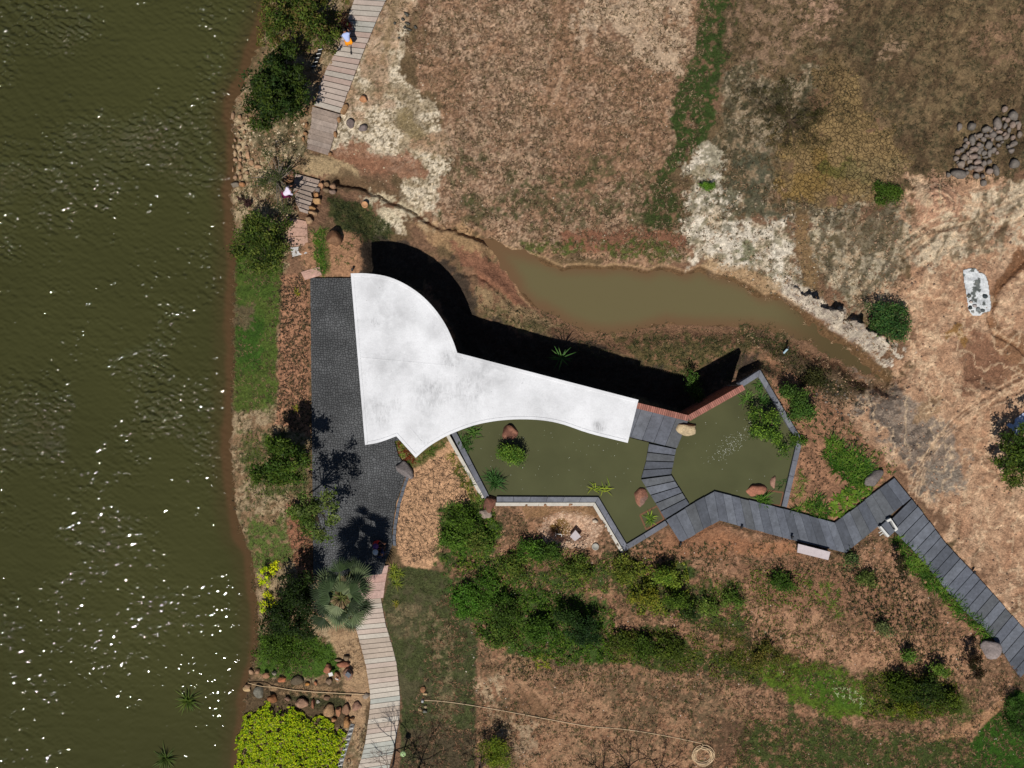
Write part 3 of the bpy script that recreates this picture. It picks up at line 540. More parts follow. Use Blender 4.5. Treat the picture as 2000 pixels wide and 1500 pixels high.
# ------------------------------------------------------------ hard surfaces
def jit(col, a=.12):
    k = 1 + random.uniform(-a, a); return tuple(min(.95, q * k) for q in col)
def poly_mesh(mb, px, z0, z1, col=(1, 1, 1), zmap=None):
    zm = z1 if zmap is None else zmap
    mb.prism([W(x, y, zm) for x, y in px], z0, z1, col)
def slabs(mb, left, right, n, z, th=.09, gap=.03, cols=None, a=.1, bevel=.008, drop=0, skew=0):
    """n planks between two polylines given in photo pixels; z may be (z_start, z_end)"""
    def samp(P, t):
        P = [np.array(p, float) for p in P]; d = [0]
        for i in range(len(P) - 1): d.append(d[-1] + np.linalg.norm(P[i + 1] - P[i]))
        s = t * d[-1]; i = min(np.searchsorted(d, s, side='right') - 1, len(P) - 2); i = max(i, 0)
        return P[i] + (P[i + 1] - P[i]) * ((s - d[i]) / (d[i + 1] - d[i]))
    z0, z1 = z if hasattr(z, '__len__') else (z, z)
    for k in range(n):
        ta = k / n; tb = (k + 1) / n; zz = z0 + (z1 - z0) * (ta + tb) / 2
        L0 = np.array(W(*samp(left, ta), zz)); L1 = np.array(W(*samp(left, tb), zz)); R0 = np.array(W(*samp(right, ta), zz)); R1 = np.array(W(*samp(right, tb), zz))
        def sh(a_, b_):
            v = b_ - a_; l = np.linalg.norm(v); return a_ + v / l * gap / 2
        q = [sh(L0, L1), sh(L1, L0), sh(R1, R0), sh(R0, R1)]
        jx = random.uniform(-.02, .02); v = (R0 - L0) / np.linalg.norm(R0 - L0) * jx; q = [p + v for p in q]
        mb.prism([tuple(p) for p in q], zz - th, zz + random.uniform(-.004, .004), jit(random.choice(cols), a), bevel)
cobble = bpy.data.materials.new("cobble"); cobble.use_nodes = True
def cobble_nodes():
    n = cobble.node_tree; L = n.links; b = n.nodes["Principled BSDF"]; b.inputs['Roughness'].default_value = .75; b.inputs['Specular IOR Level'].default_value = .35
    tc = n.nodes.new("ShaderNodeTexCoord"); wn = n.nodes.new("ShaderNodeTexNoise"); wn.inputs['Scale'].default_value = 1.2; L.new(tc.outputs['Object'], wn.inputs['Vector'])
    mx = n.nodes.new("ShaderNodeVectorMath"); mx.operation = 'MULTIPLY_ADD'; mx.inputs[1].default_value = (.5, .5, 0); L.new(wn.outputs[1], mx.inputs[0]); L.new(tc.outputs['Object'], mx.inputs[2])
    ve = n.nodes.new("ShaderNodeTexVoronoi"); ve.feature = 'DISTANCE_TO_EDGE'; vf = n.nodes.new("ShaderNodeTexVoronoi")
    for v in (ve, vf): v.inputs['Scale'].default_value = 6.8; v.inputs['Randomness'].default_value = .6; L.new(mx.outputs[0], v.inputs['Vector'])
    mr = n.nodes.new("ShaderNodeMapRange"); mr.inputs[1].default_value = .02; mr.inputs[2].default_value = .12; L.new(ve.outputs[0], mr.inputs[0])
    bw = n.nodes.new("ShaderNodeRGBToBW"); L.new(vf.outputs['Color'], bw.inputs[0])
    m2 = n.nodes.new("ShaderNodeMapRange"); m2.inputs[1].default_value = 0; m2.inputs[2].default_value = 1; m2.inputs[3].default_value = .8; m2.inputs[4].default_value = 1.2; L.new(bw.outputs[0], m2.inputs[0])
    no = n.nodes.new("ShaderNodeTexNoise"); no.inputs['Scale'].default_value = 14; no.inputs['Detail'].default_value = 4; L.new(tc.outputs['Object'], no.inputs['Vector'])
    n2 = n.nodes.new("ShaderNodeTexNoise"); n2.inputs['Scale'].default_value = .5; n2.inputs['Detail'].default_value = 5; L.new(tc.outputs['Object'], n2.inputs['Vector'])
    p1 = n.nodes.new("ShaderNodeMapRange"); p1.inputs[1].default_value = .3; p1.inputs[2].default_value = .7; p1.inputs[3].default_value = .75; p1.inputs[4].default_value = 1.3; L.new(no.outputs[0], p1.inputs[0])
    p2 = n.nodes.new("ShaderNodeMapRange"); p2.inputs[1].default_value = .35; p2.inputs[2].default_value = .65; p2.inputs[3].default_value = .72; p2.inputs[4].default_value = 1.25; L.new(n2.outputs[0], p2.inputs[0])
    cur = None
    for o in (m2, p1, p2, mr):
        if cur is None: cur = o.outputs[0]; continue
        mm = n.nodes.new("ShaderNodeMath"); mm.operation = 'MULTIPLY'; L.new(cur, mm.inputs[0])
        if o is mr:
            fl = n.nodes.new("ShaderNodeMapRange"); fl.inputs[3].default_value = .58; L.new(mr.outputs[0], fl.inputs[0]); L.new(fl.outputs[0], mm.inputs[1])
        else: L.new(o.outputs[0], mm.inputs[1])
        cur = mm.outputs[0]
    vv = n.nodes.new("ShaderNodeVectorMath"); vv.operation = 'SCALE'; vv.inputs[0].default_value = c(80, 81, 82); L.new(cur, vv.inputs['Scale']); L.new(vv.outputs[0], b.inputs['Base Color'])
    bp = n.nodes.new("ShaderNodeBump"); bp.inputs['Distance'].default_value = .03; L.new(mr.outputs[0], bp.inputs['Height']); L.new(bp.outputs[0], b.inputs['Normal'])
cobble_nodes()
def poly_top(name, px, z, m, th=.2, kind="structure"):
    bm = bmesh.new(); pts = [W(x, y, z) for x, y in px]; vs = [bm.verts.new((x, y, z)) for x, y in pts]; f = bm.faces.new(vs); f.normal_update()
    if f.normal.z < 0: f.normal_flip()
    r = bmesh.ops.extrude_face_region(bm, geom=[f]); ex = [v for v in r['geom'] if isinstance(v, bmesh.types.BMVert)]
    for v in ex: v.co.z -= th
    bmesh.ops.recalc_face_normals(bm, faces=bm.faces); bmesh.ops.triangulate(bm, faces=bm.faces)
    me = bpy.data.meshes.new(name); bm.to_mesh(me); bm.free(); me.materials.append(m); ca_ = me.color_attributes.new("Col", 'FLOAT_COLOR', 'POINT')
    for d in ca_.data: d.color = (1, 1, 1, 1)
    o = link(name, me)
    if kind: o['kind'] = kind
    return o
poly_top("plaza", PLAZA, .03, cobble, .3)
stone_m = mat("slate_slab", vcol=True, rough=.6, noise=((1.3, .22), (6, .2), (40, .16)), bump=(30, .006))
slate = [c(88, 92, 101), c(76, 80, 88), c(98, 102, 110), c(86, 89, 93), c(92, 96, 104)]
kb = MB()   # kerb along the curved east edge of the plaza
kc = catmull([(797,918),(791,938),(776,985),(767,1040),(768,1066)], 4); ko = [(x + 6, y + 1) for x, y in kc]
slabs(kb, kc, ko, 14, .075, .2, .02, [c(84,88,96)], .1)
tag(kb.build("kerb", stone_m), kind="structure")

# slate walkway: terrace, two bridges over the pond and the path to the south east
wk = MB()
ZT = .12
slabs(wk, [(1206,790),(1248,797),(1345,820)], [(1186,846),(1230,853),(1322,876)], 6, ZT, .14, .012, slate)
slabs(wk, [(1268,866),(1262,900),(1252,934)], [(1321,877),(1316,902),(1310,927)], 4, ZT, .12, .05, slate)
slabs(wk, [(1252,936),(1300,1014)], [(1311,928),(1347,985)], 5, ZT, .12, .05, slate)
slabs(wk, [(1347,987),(1395,960)], [(1300,1016),(1329,1060)], 1, ZT, .12, .012, slate)
wk.v = wk.v[:-12 * 1]; wk.c = wk.c[:-12 * 1]; wk.f = [f for f in wk.f if max(f) < len(wk.v)]
slabs(wk, [(1301,1016),(1347,987),(1395,960)], [(1329,1060),(1366,1039),(1405,1017)], 5, ZT, .14, .012, slate)
slabs(wk, [(1395,960),(1525,992),(1631,1021)], [(1405,1017),(1560,1058),(1653,1080)], 14, ZT, .14, .012, slate)
slabs(wk, [(1631,1021),(1747,933)], [(1653,1080),(1716,1037)], 4, ZT, .14, .012, slate)
wk.v = wk.v[:-12 * 4]; wk.c = wk.c[:-12 * 4]; wk.f = [f for f in wk.f if max(f) < len(wk.v)]
slabs(wk, [(1631,1021),(1747,933)], [(1653,1080),(1779,973)], 8, ZT, .14, .012, slate)
slabs(wk, [(1781,974),(1850,1064),(1924,1142),(1975,1200),(2040,1272)], [(1733,1022),(1800,1093),(1880,1190),(1935,1240),(1990,1328)], 21, (ZT, -.05), .16, .035, slate)
tag(wk.build("path", stone_m), kind="structure")

# pond kerbs --------------------------------------------------------------
def offset_strip(mb, pts, w, z0, z1, col, seg=1.2, cols=None, closed=False):
    """a band of width w (m) along a polyline of photo pixels, mitred, cut into stones"""
    P = [np.array(W(x, y, z1)) for x, y in pts]; n = len(P)
    def nrm(a, b): d = b - a; d /= np.linalg.norm(d); return np.array([-d[1], d[0]])
    off = []
    for i in range(n):
        if i == 0: m = nrm(P[0], P[1]); k = 1
        elif i == n - 1: m = nrm(P[-2], P[-1]); k = 1
        else:
            a = nrm(P[i - 1], P[i]); b_ = nrm(P[i], P[i + 1]); m = a + b_; m /= np.linalg.norm(m); k = 1 / max(.4, m.dot(a))
        off.append(m * w / 2 * k)
    for i in range(n - 1):
        L0, L1, R0, R1 = P[i] + off[i], P[i + 1] + off[i + 1], P[i] - off[i], P[i + 1] - off[i + 1]
        k = max(1, int(round(np.linalg.norm(P[i + 1] - P[i]) / seg)))
        for j in range(k):
            a, b_ = j / k, (j + 1) / k; g = .006 / np.linalg.norm(P[i + 1] - P[i])
            q = [L0 + (L1 - L0) * (a + g), L0 + (L1 - L0) * (b_ - g), R0 + (R1 - R0) * (b_ - g), R0 + (R1 - R0) * (a + g)]
            mb.prism([tuple(p) for p in q], z0, z1, jit(random.choice(cols) if cols else col, .07), .006)
kerbc = [c(104, 106, 114), c(96, 98, 106), c(112, 114, 120)]
def kerb_thing(pts, label, z1=.10, w=.30):
    mb = MB(); offset_strip(mb, pts, w, -.8, z1, None, 1.0, kerbc); o = mb.build("pond_kerb", stone_m); tag(o, label, "kerb", "slate kerbs round the pond"); return o
kerb_thing([(886,845),(951,972)], "slate kerb on the west side of the pond, ending at the rust-coloured boulder")
kerb_thing([(970,975),(1166,976),(1222,1070),(1260,1047),(1302,1021)], "long slate kerb bending round the south tip of the pond")
kerb_thing([(1447,752),(1483,729),(1562,861),(1553,900),(1532,990)], "slate kerb round the east side of the pond below the bushes", .22)
conc = mat("pale_concrete", c(196, 190, 178), .85, noise=((3, .12), (20, .12)), bump=(30, .006))
for pts, lab in [([(872,846),(943,973)], "pale concrete retaining strip outside the west kerb of the pond"), ([(968,985),(1160,985),(1216,1079)], "pale concrete retaining strip outside the south kerb of the pond")]:
    mb = MB(); offset_strip(mb, pts, .2, -.9, .02, (1, 1, 1), 6); tag(mb.build("retaining_strip", conc), lab, "low wall", "pale concrete strips beside the pond")
dark_m = mat("dark_stone", c(18, 18, 20), .9)
for pts, lab in [([(879,846),(949,975)], "w"), ([(962,981),(1163,981),(1219,1075)], "s")]:
    mb = MB(); offset_strip(mb, pts, .2, -.9, -.62, (1, 1, 1), 20); tag(mb.build("gutter", dark_m), kind="structure")

# brick wall --------------------------------------------------------------
brick_m = mat("brick", vcol=True, rough=.85, noise=((6, .15), (30, .2)), bump=(40, .006))
def brick_run(mb, a, b, z0, z1, w=.30):
    """coursed brick wall from a to b (world xy): core, staggered courses and a soldier cap"""
    a = np.array(a); b = np.array(b); L_ = np.linalg.norm(b - a); d = (b - a) / L_; nn = np.array([-d[1], d[0]])
    rz = math.atan2(d[1], d[0]); mid = (a + b) / 2
    mb.box((mid[0], mid[1], (z0 + z1 - .12) / 2), (L_, w - .03, z1 - .12 - z0), rz, c(120, 108, 98))
    nb = int(L_ / .115)
    for i in range(nb):
        p = a + d * (i + .5) * L_ / nb
        mb.box((p[0], p[1], z1 - .055 + random.uniform(-.004, .004)), (L_ / nb - .014, w + .03, .11), rz, jit(c(158, 106, 92), .22), .006)
    nc = int((z1 - .12 - z0) / .075)
    for k in range(nc):
        z = z0 + (k + .5) * .075; nb2 = max(1, int(L_ / .23)); o = .115 if k % 2 else 0
        for i in range(nb2):
            s0 = max(0, i * .23 + o - .115); s1 = min(L_, s0 + .218)
            if s1 - s0 < .03: continue
            for sgn in (1, -1):
                p = a + d * (s0 + s1) / 2 + nn * sgn * (w / 2 - .012)
                mb.box((p[0], p[1], z), (s1 - s0, .03, .064), rz, jit(c(140, 80, 62), .2))
WALLZ = 3.08
bw_ = MB(); A = W(1225, 787, WALLZ); Bp = W(1345, 817, WALLZ); Cp = W(1453, 756, WALLZ)
brick_run(bw_, A, Bp, -1.25, WALLZ); brick_run(bw_, Bp, Cp, -1.25, WALLZ)
tag(bw_.build("brick_wall", brick_m), "tall red brick wall bent in a V beside the slate terrace and pond", "wall")

# pavilion --------------------------------------------------------------
ZR = 3.15
ARC = catmull([(685,534),(715,534),(752,539),(786,552),(820,574),(848,602),(870,634),(885,666),(893,689)], 4)
LOW = catmull([(1226,865),(1150,846),(1100,829),(1060,821),(1015,819),(970,822),(925,831),(880,848),(850,864),(830,878),(812,894)], 4)
LFT = catmull([(774,852),(750,861),(732,866),(713,869)], 4)
ROOF = [tuple(p) for p in ARC] + [(1247, 781)] + [tuple(p) for p in LOW] + [tuple(p) for p in LFT]
pav = empty("pavilion", (*W(880, 740, 0), 0), "white concrete pavilion with a flat roof of two joined sails beside the pond", "pavilion")
roof_m = bpy.data.materials.new("white_concrete"); roof_m.use_nodes = True
def roof_nodes():
    n = roof_m.node_tree; L = n.links; b = n.nodes["Principled BSDF"]; b.inputs['Roughness'].default_value = .8; b.inputs['Specular IOR Level'].default_value = .2
    tc = n.nodes.new("ShaderNodeTexCoord"); cur = None
    def ns(scale, det, lo, hi, a, b_, sx=1, sy=1, rot=0, dist=0):
        mp = n.nodes.new("ShaderNodeMapping"); mp.inputs['Scale'].default_value = (sx, sy, 1); mp.inputs['Rotation'].default_value = (0, 0, rot); L.new(tc.outputs['Object'], mp.inputs[0])
        t = n.nodes.new("ShaderNodeTexNoise"); t.inputs['Scale'].default_value = scale; t.inputs['Detail'].default_value = det; t.inputs['Roughness'].default_value = .65; t.inputs['Distortion'].default_value = dist; L.new(mp.outputs[0], t.inputs['Vector'])
        r = n.nodes.new("ShaderNodeMapRange"); r.inputs[1].default_value = lo; r.inputs[2].default_value = hi; r.inputs[3].default_value = a; r.inputs[4].default_value = b_; L.new(t.outputs[0], r.inputs[0]); return r.outputs[0]
    def mul(a, b_):
        m_ = n.nodes.new("ShaderNodeMath"); m_.operation = 'MULTIPLY'; L.new(a, m_.inputs[0]); L.new(b_, m_.inputs[1]); return m_.outputs[0]
    cur = mul(ns(.45, 6, .34, .56, .87, 1.0), ns(1.6, 6, .3, .55, .93, 1.0)); cur = mul(cur, ns(12, 4, .3, .7, .93, 1.03))
    # trowelled grey patches: streaks inside a few large spots
    spot = ns(.33, 3, .60, .70, 0, 1); st = ns(3.2, 4, .46, .58, 0, 1, 3.2, 1, .5, .6); sm = mul(spot, st)
    inv = n.nodes.new("ShaderNodeMapRange"); inv.inputs[3].default_value = 1; inv.inputs[4].default_value = .66; L.new(sm, inv.inputs[0]); cur = mul(cur, inv.outputs[0])
    sp2 = ns(8, 2, .70, .74, 1, .72); cur = mul(cur, sp2)
    geo = n.nodes.new("ShaderNodeNewGeometry"); stain = ns(1.5, 6, .34, .62, .25, 1, 1, 1, 0, .6); strk = ns(3.4, 3, .40, .58, .45, 1, 3.5, .8, .4, .6)
    for (x_, y_, r_, a_) in ((738, 803, 44, .34), (842, 770, 44, .40), (917, 765, 48, .34), (880, 700, 28, .42), (735, 555, 40, .24), (760, 620, 60, .22), (1170, 832, 15, .48), (765, 712, 60, .24), (965, 735, 46, .22), (930, 700, 40, .22), (860, 640, 34, .2), (820, 830, 40, .2), (1060, 790, 50, .16)):
        X_, Y_ = W(x_, y_, 3.15); d_ = n.nodes.new("ShaderNodeVectorMath"); d_.operation = 'DISTANCE'; d_.inputs[1].default_value = (X_, Y_, 3.15); L.new(geo.outputs['Position'], d_.inputs[0])
        r2 = n.nodes.new("ShaderNodeMapRange"); r2.inputs[1].default_value = r_ / 33 * .35; r2.inputs[2].default_value = r_ / 33 * 1.05; r2.inputs[3].default_value = a_; r2.inputs[4].default_value = 0; L.new(d_.outputs['Value'], r2.inputs[0])
        q_ = mul(mul(r2.outputs[0], stain), strk) if a_ > .3 else mul(r2.outputs[0], stain); iv = n.nodes.new("ShaderNodeMath"); iv.operation = 'SUBTRACT'; iv.inputs[0].default_value = 1; L.new(q_, iv.inputs[1]); cur = mul(cur, iv.outputs[0])
    v = n.nodes.new("ShaderNodeVectorMath"); v.operation = 'SCALE'; v.inputs[0].default_value = (.83, .83, .84); L.new(cur, v.inputs['Scale']); L.new(v.outputs[0], b.inputs['Base Color'])
    t = n.nodes.new("ShaderNodeTexNoise"); t.inputs['Scale'].default_value = 9; t.inputs['Detail'].default_value = 5; L.new(tc.outputs['Object'], t.inputs['Vector'])
    bp = n.nodes.new("ShaderNodeBump"); bp.inputs['Distance'].default_value = .01; L.new(t.outputs[0], bp.inputs['Height']); L.new(bp.outputs[0], b.inputs['Normal'])
roof_nodes()
rf = poly_top("roof", ROOF, ZR, roof_m, .22, None); rf.parent = pav; rf.matrix_parent_inverse = Matrix.Translation(-Vector(pav.location))
# raised rim and seams cast in the roof
rim = MB(); cx_, cy_ = 930, 745
R2 = [np.array(W(x, y, ZR)) for x, y in ROOF]; nR = len(R2)
def inward(i, w):
    a = R2[i] - R2[i - 1]; b_ = R2[(i + 1) % nR] - R2[i]; a /= np.linalg.norm(a) + 1e-9; b_ /= np.linalg.norm(b_) + 1e-9
    na = np.array([a[1], -a[0]]); nb_ = np.array([b_[1], -b_[0]]); m_ = na + nb_; m_ /= np.linalg.norm(m_) + 1e-9; return R2[i] + m_ * w / max(.45, m_.dot(na))
for i in range(nR):
    if np.linalg.norm(R2[(i + 1) % nR] - R2[i]) < .02: continue
    p0, p1 = R2[i], R2[(i + 1) % nR]; q0, q1 = inward(i, .16), inward((i + 1) % nR, .16)
    rim.prism([tuple(p0), tuple(p1), tuple(q1), tuple(q0)], ZR - .02, ZR + .022)
rim.build("roof_rim", roof_m, pav)
for a, b_ in [((700, 698), (886, 715)), ((891, 694), (886, 760)), ((1087, 742), (1072, 814)), ((800, 835), (823, 862))]:
    sm = MB(); p = np.array(W(*a, ZR)); q = np.array(W(*b_, ZR)); d = q - p; l = np.linalg.norm(d)
    sm.box(((p[0] + q[0]) / 2, (p[1] + q[1]) / 2, ZR - .006), (l, .06, .03), math.atan2(d[1], d[0])); sm.build("seam", roof_m, pav)
# walls and columns beneath
wl = MB(); wp = [W(x, y, ZR) for x, y in catmull([(790,565),(825,592),(852,626),(872,664),(880,695)], 2)] + [W(1000, 728, ZR), W(1110, 757, ZR), W(1222, 786, ZR)]
for i in range(len(wp) - 1): brick_run(wl, wp[i], wp[i + 1], -1.2, ZR - .24, .26)
wl.build("wall", brick_m, pav)
for x, y in [(700, 560), (722, 845), (800, 870), (1218, 850), (1040, 800)]:
    co = MB(); X, Y = W(x, y, ZR); co.tube([(X, Y, -.8 if x > 1000 else 0), (X, Y, ZR - .22)], .11, 16); co.build("column", roof_m, pav, True)

# boardwalks, steps, slabs ---------------------------------------------------
wood_m = mat("weathered_planks", vcol=True, rough=.8, noise=((1.1, .1), (8, .1), (45, .12)), bump=(40, .005))
planks = [c(176, 160, 148), c(166, 162, 152), c(172, 150, 138), c(178, 168, 156)]
b1 = MB()
slabs(b1, [(717,-60),(690,2),(661,92),(636,137),(609,205)], [(778,-60),(752,2),(732,46),(707,107),(690,152),(664,221)], 27, NORTHZ + .02, .07, .045, planks, .06)
for k in (.2, .8):
    l = [(717,-60),(690,2),(661,92),(636,137),(609,205)]; r = [(778,-60),(752,2),(732,46),(707,107),(664,221)]
    b1.tube([(*W(a[0] * (1 - k) + b_[0] * k, a[1] * (1 - k) + b_[1] * k), NORTHZ - .12) for a, b_ in zip(l, r)], .06, 4, c(60, 50, 42))
tag(b1.build("boardwalk", wood_m), kind="structure")
b2 = MB()
pinks = [c(184, 172, 158), c(186, 168, 154), c(174, 174, 164), c(178, 162, 146), c(190, 180, 166)]
Ls = [(688,1172),(694,1222),(705,1262),(715,1305),(722,1345),(723,1375),(720,1405),(713,1450),(700,1500),(690,1540)]; Rs = [(744,1168),(753,1218),(765,1258),(775,1302),(780,1345),(781,1372),(780,1408),(773,1442),(765,1482),(752,1530)]
slabs(b2, catmull(Ls, 5), catmull(Rs, 5), 38, .02, .08, .028, pinks, .06)
tag(b2.build("boardwalk", wood_m), kind="structure")
pk = MB(); oldc = [c(150, 132, 120), c(140, 124, 112), c(158, 142, 130)]
slabs(pk, [(610,208),(604,250),(597,290)], [(664,223),(654,262),(641,303)], 8, NORTHZ + .03, .1, .01, oldc, .08)
slabs(pk, [(566,425),(563,440),(562,462)], [(600,432),(600,446),(601,461)], 2, .02, .1, .02, [c(176,140,122)], .08)
slabs(pk, [(562,463),(566,482)], [(601,461),(603,480)], 1, .02, .1, .02, [c(182,146,126)], .08)
slabs(pk, [(566,483),(571,502)], [(603,480),(604,494)], 1, .02, .1, .02, [c(190,186,182)], .04)
slabs(pk, [(588,531),(596,547)], [(624,520),(629,537)], 1, .06, .1, .01, [c(184,146,130)], .05)
slabs(pk, [(692,1112),(690,1172)], [(758,1104),(748,1168)], 4, .03, .1, .012, [c(176,140,128), c(182,150,138)], .06)
tag(pk.build("path", stone_m), kind="structure")
stp = MB(); n = 8
Ls = [(577,339),(575,349),(574,357),(572,366),(573,374),(577,385),(577,394),(583,405),(585,411)]; Rs = [(624,352),(621,361),(619,368),(607,376),(611,387),(608,395),(606,403),(602,412),(601,416)]
for k in range(n):
    z = NORTHZ + (k + 1) * (1.0 / n) + .01
    q = [W(*Ls[k], z), W(*Ls[k + 1], z), W(*Rs[k + 1], z), W(*Rs[k], z)]
    q[1] = (q[1][0], q[1][1] - .03); q[2] = (q[2][0], q[2][1] - .03)
    stp.prism(q, NORTHZ - .3, z, jit(random.choice(oldc), .1), .01)
tag(stp.build("stone_steps", stone_m), "flight of eight worn stone steps between two rows of rounded boulders", "steps")
# ------------------------------------------------------------ stones
rock_m = mat("rock", vcol=True, rough=.85, noise=((2.2, .22), (9, .2), (35, .15)), bump=(14, .03))
_ico = {}
def ico(sub):
    if sub not in _ico:
        bm = bmesh.new(); bmesh.ops.create_icosphere(bm, subdivisions=sub, radius=1); bm.verts.ensure_lookup_table()
        _ico[sub] = (np.array([v.co[:] for v in bm.verts]), np.array([[v.index for v in f.verts] for f in bm.faces])); bm.free()
    return _ico[sub]
def rock(px, py, rx, ry, rot, h, col, label, cat="rock", group=None, name="boulder", sub=3, blocky=.35, z0=None, col2=None):
    """rx, ry, in photo pixels (half axes), h = height above ground in metres"""
    V, F = ico(sub); r = np.random.default_rng(int(px * 7 + py * 13)); V = V.copy()
    for _ in range(11):                                    # flatten random facets
        n_ = r.normal(size=3); n_ /= np.linalg.norm(n_); d = r.uniform(.58, .86); over = V @ n_ - d
        V -= np.outer(np.maximum(over, 0) * min(1, .55 + blocky), n_)
    f = 1 + .06 * np.sin(V @ r.normal(size=3) * 3 + r.uniform(0, 6)) + .04 * np.sin(V @ r.normal(size=3) * 7 + 1)
    V *= f[:, None]
    k = .97 / S; rr = -rot; V[:, 0] *= rx * k; V[:, 1] *= ry * k; V[:, 2] *= h * .62
    cr, sr = math.cos(rr), math.sin(rr); V[:, 0], V[:, 1] = V[:, 0] * cr - V[:, 1] * sr, V[:, 0] * sr + V[:, 1] * cr
    if z0 is None: X, Y, z = place(px, py, h * .5); z = float(z)
    else: X, Y = W(px, py, z0 + h * .5); z = z0
    V[:, 2] += h * .38
    C = np.array(col)[None] * (1 + .15 * (r.random((len(V), 1)) - .5))
    if col2 is not None:
        w_ = (np.sin(V @ r.normal(size=3) * 5 + 2) > .1)[:, None]; C = np.where(w_, C, np.array(col2)[None])
    o = np_mesh(name, V, [F], C, rock_m, smooth=True); o.location = (float(X), float(Y), z); return tag(o, label, cat, group)
G_ = c(132, 122, 112); RD = c(150, 104, 84); OR = c(178, 126, 88); BG = c(184, 160, 126); GY = c(128, 120, 114); DK = c(96, 66, 46); PK = c(160, 122, 104)
rock(995, 843, 19, 18, .2, .9, c(112, 74, 60), "dark red-brown boulder in the pond at the edge of the roof", z0=-.5, col2=c(150,104,84))
rock(1251, 972, 16, 22, .3, .75, RD, "reddish boulder in the water against the slate bridge", z0=-.4, col2=c(134,104,92))
rock(1342, 838, 23, 15, .1, .8, c(186, 166, 132), "pale beige boulder at the bend of the brick wall", z0=-.3)
rock(1477, 957, 22, 15, -.2, .75, c(160, 106, 84), "broad reddish boulder in the south-east of the pond by the walkway", z0=-.4)
rock(1510, 941, 7, 17, .05, .5, PK, "slim upright pinkish rock standing in the pond", z0=-.35)
rock(790, 918, 24, 14, .9, .6, c(120, 112, 110), "long grey boulder at the curved edge of the dark plaza")
rock(957, 985, 14, 20, .3, .55, c(124, 82, 66), "rust-coloured boulder breaking the south-west kerb of the pond", z0=-.1, col2=c(110,76,62))
rock(948, 1003, 13, 13, .1, .4, c(150, 134, 122), "grey-beige stone below the rust-coloured boulder at the pond kerb")
rock(1708, 934, 23, 15, -.55, .55, c(112, 104, 100), "grey boulder half hidden in leaves at the bend of the slate walkway")
rock(1937, 1267, 22, 21, .4, .7, c(140, 128, 124), "angular grey boulder on the sand beside the slate walkway", blocky=.6)
rock(652, 465, 17, 16, .2, .85, c(112, 78, 54), "brown rounded boulder next to the strap-leaved plants north of the plaza", col2=c(130,96,70))
rock(1162, 1018, 6, 5, 0, .2, c(200, 182, 160), "small pale stone near the retaining strip of the pond", name="stone", sub=2)
rock(709, 193, 11, 7, .35, .35, OR, "orange-brown stone lying alone on the pale sand", name="stone")
rock(672, 214, 8, 13, .35, .4, c(150, 116, 82), "pointed tan stone at the corner of the upper boardwalk", name="stone", blocky=.7)
rock(684, 241, 9, 11, .1, .35, c(118, 104, 98), "dark grey stone beside the old plank path, left one of the pair", name="stone", blocky=.7)
rock(709, 250, 10, 8, -.1, .3, c(120, 108, 104), "dark grey stone on the pale sand, right one of the pair", name="stone", blocky=.7)
# heap of boulders, upper right
HEAP = [(1963,213,6,7,.3),(1981,226,12,9,.5),(1950,240,8,13,0),(1968,234,6,5,0),(1979,243,6,8,.1),(1990,245,5,9,0),(1964,246,4,7,.2),(1971,254,4,7,0),(1992,262,6,8,0),(1953,257,7,4,.2),(1928,252,9,8,.4),
        (1940,262,7,8,-.4),(1952,270,9,6,0),(1966,266,5,9,.5),(1979,268,6,6,0),(1898,247,9,9,0),(1875,248,5,8,0),(1899,272,7,11,-.2),(1913,264,7,6,0),(1921,272,6,5,.3),(1917,284,6,5,.2),(1932,283,7,9,0),
        (1886,286,5,5,.3),(1902,291,9,6,0),(1871,297,6,5,0),(1879,293,5,6,.8),(1890,300,4,5,0),(1913,296,4,7,0),(1922,298,6,6,0),(1934,297,5,7,.4),(1941,293,6,7,.2),(1981,281,6,8,.6),(1976,294,7,6,0),
        (1868,309,6,5,-.4),(1883,308,7,8,-.5),(1902,305,10,7,-.4),(1893,315,6,6,0),(1925,307,6,3,.1),(1878,321,9,8,.3),(1910,316,9,6,-.2),(1922,318,6,6,.6),(1897,327,5,6,.3),(1913,330,10,7,.1),(1933,335,7,7,0),(1946,332,6,11,-.3),
        (1982,321,10,10,.1),(1872,340,17,9,.12),(1907,343,8,6,0),(1920,344,5,5,.1),(1922,357,6,7,.2),(1853,341,5,5,0)]
rh = np.random.default_rng(8); hp0 = [(1865,290),(1895,262),(1935,250),(1955,228),(1990,222),(1996,265),(1985,282),(1945,300),(1935,342),(1915,352),(1870,330)]
while len(HEAP) < 84:
    x, y = rh.uniform(1862, 1998), rh.uniform(220, 355)
    if sdist(np.array([x]), np.array([y]), hp0)[0] > 0 and min(math.hypot(x - q[0], y - q[1]) for q in HEAP) > 5.2: HEAP.append((x, y, rh.uniform(3, 5.5), rh.uniform(3, 5.5), rh.uniform(-1, 1)))
for x, y, a, b_, r_ in HEAP:
    part = ("upper" if y < 275 else "lower") + (" left" if x < 1905 else " middle" if x < 1950 else " right")
    size = "large" if a * b_ > 75 else "small" if a * b_ < 34 else "mid-sized"
    shape = "long" if max(a, b_) / min(a, b_) > 1.4 else "rounded"
    rock(x, y, a * 1.1, b_ * 1.1, r_, .045 * min(a, b_) + .14, jit(random.choice([c(134, 120, 108), c(122, 112, 104), c(140, 122, 110), c(116, 108, 100)]), .1),
         f"{size} {shape} grey-brown boulder, {part} part of the heap", "boulder", f"boulders of the heap ({part}, {size} {shape})", sub=2, blocky=.2)
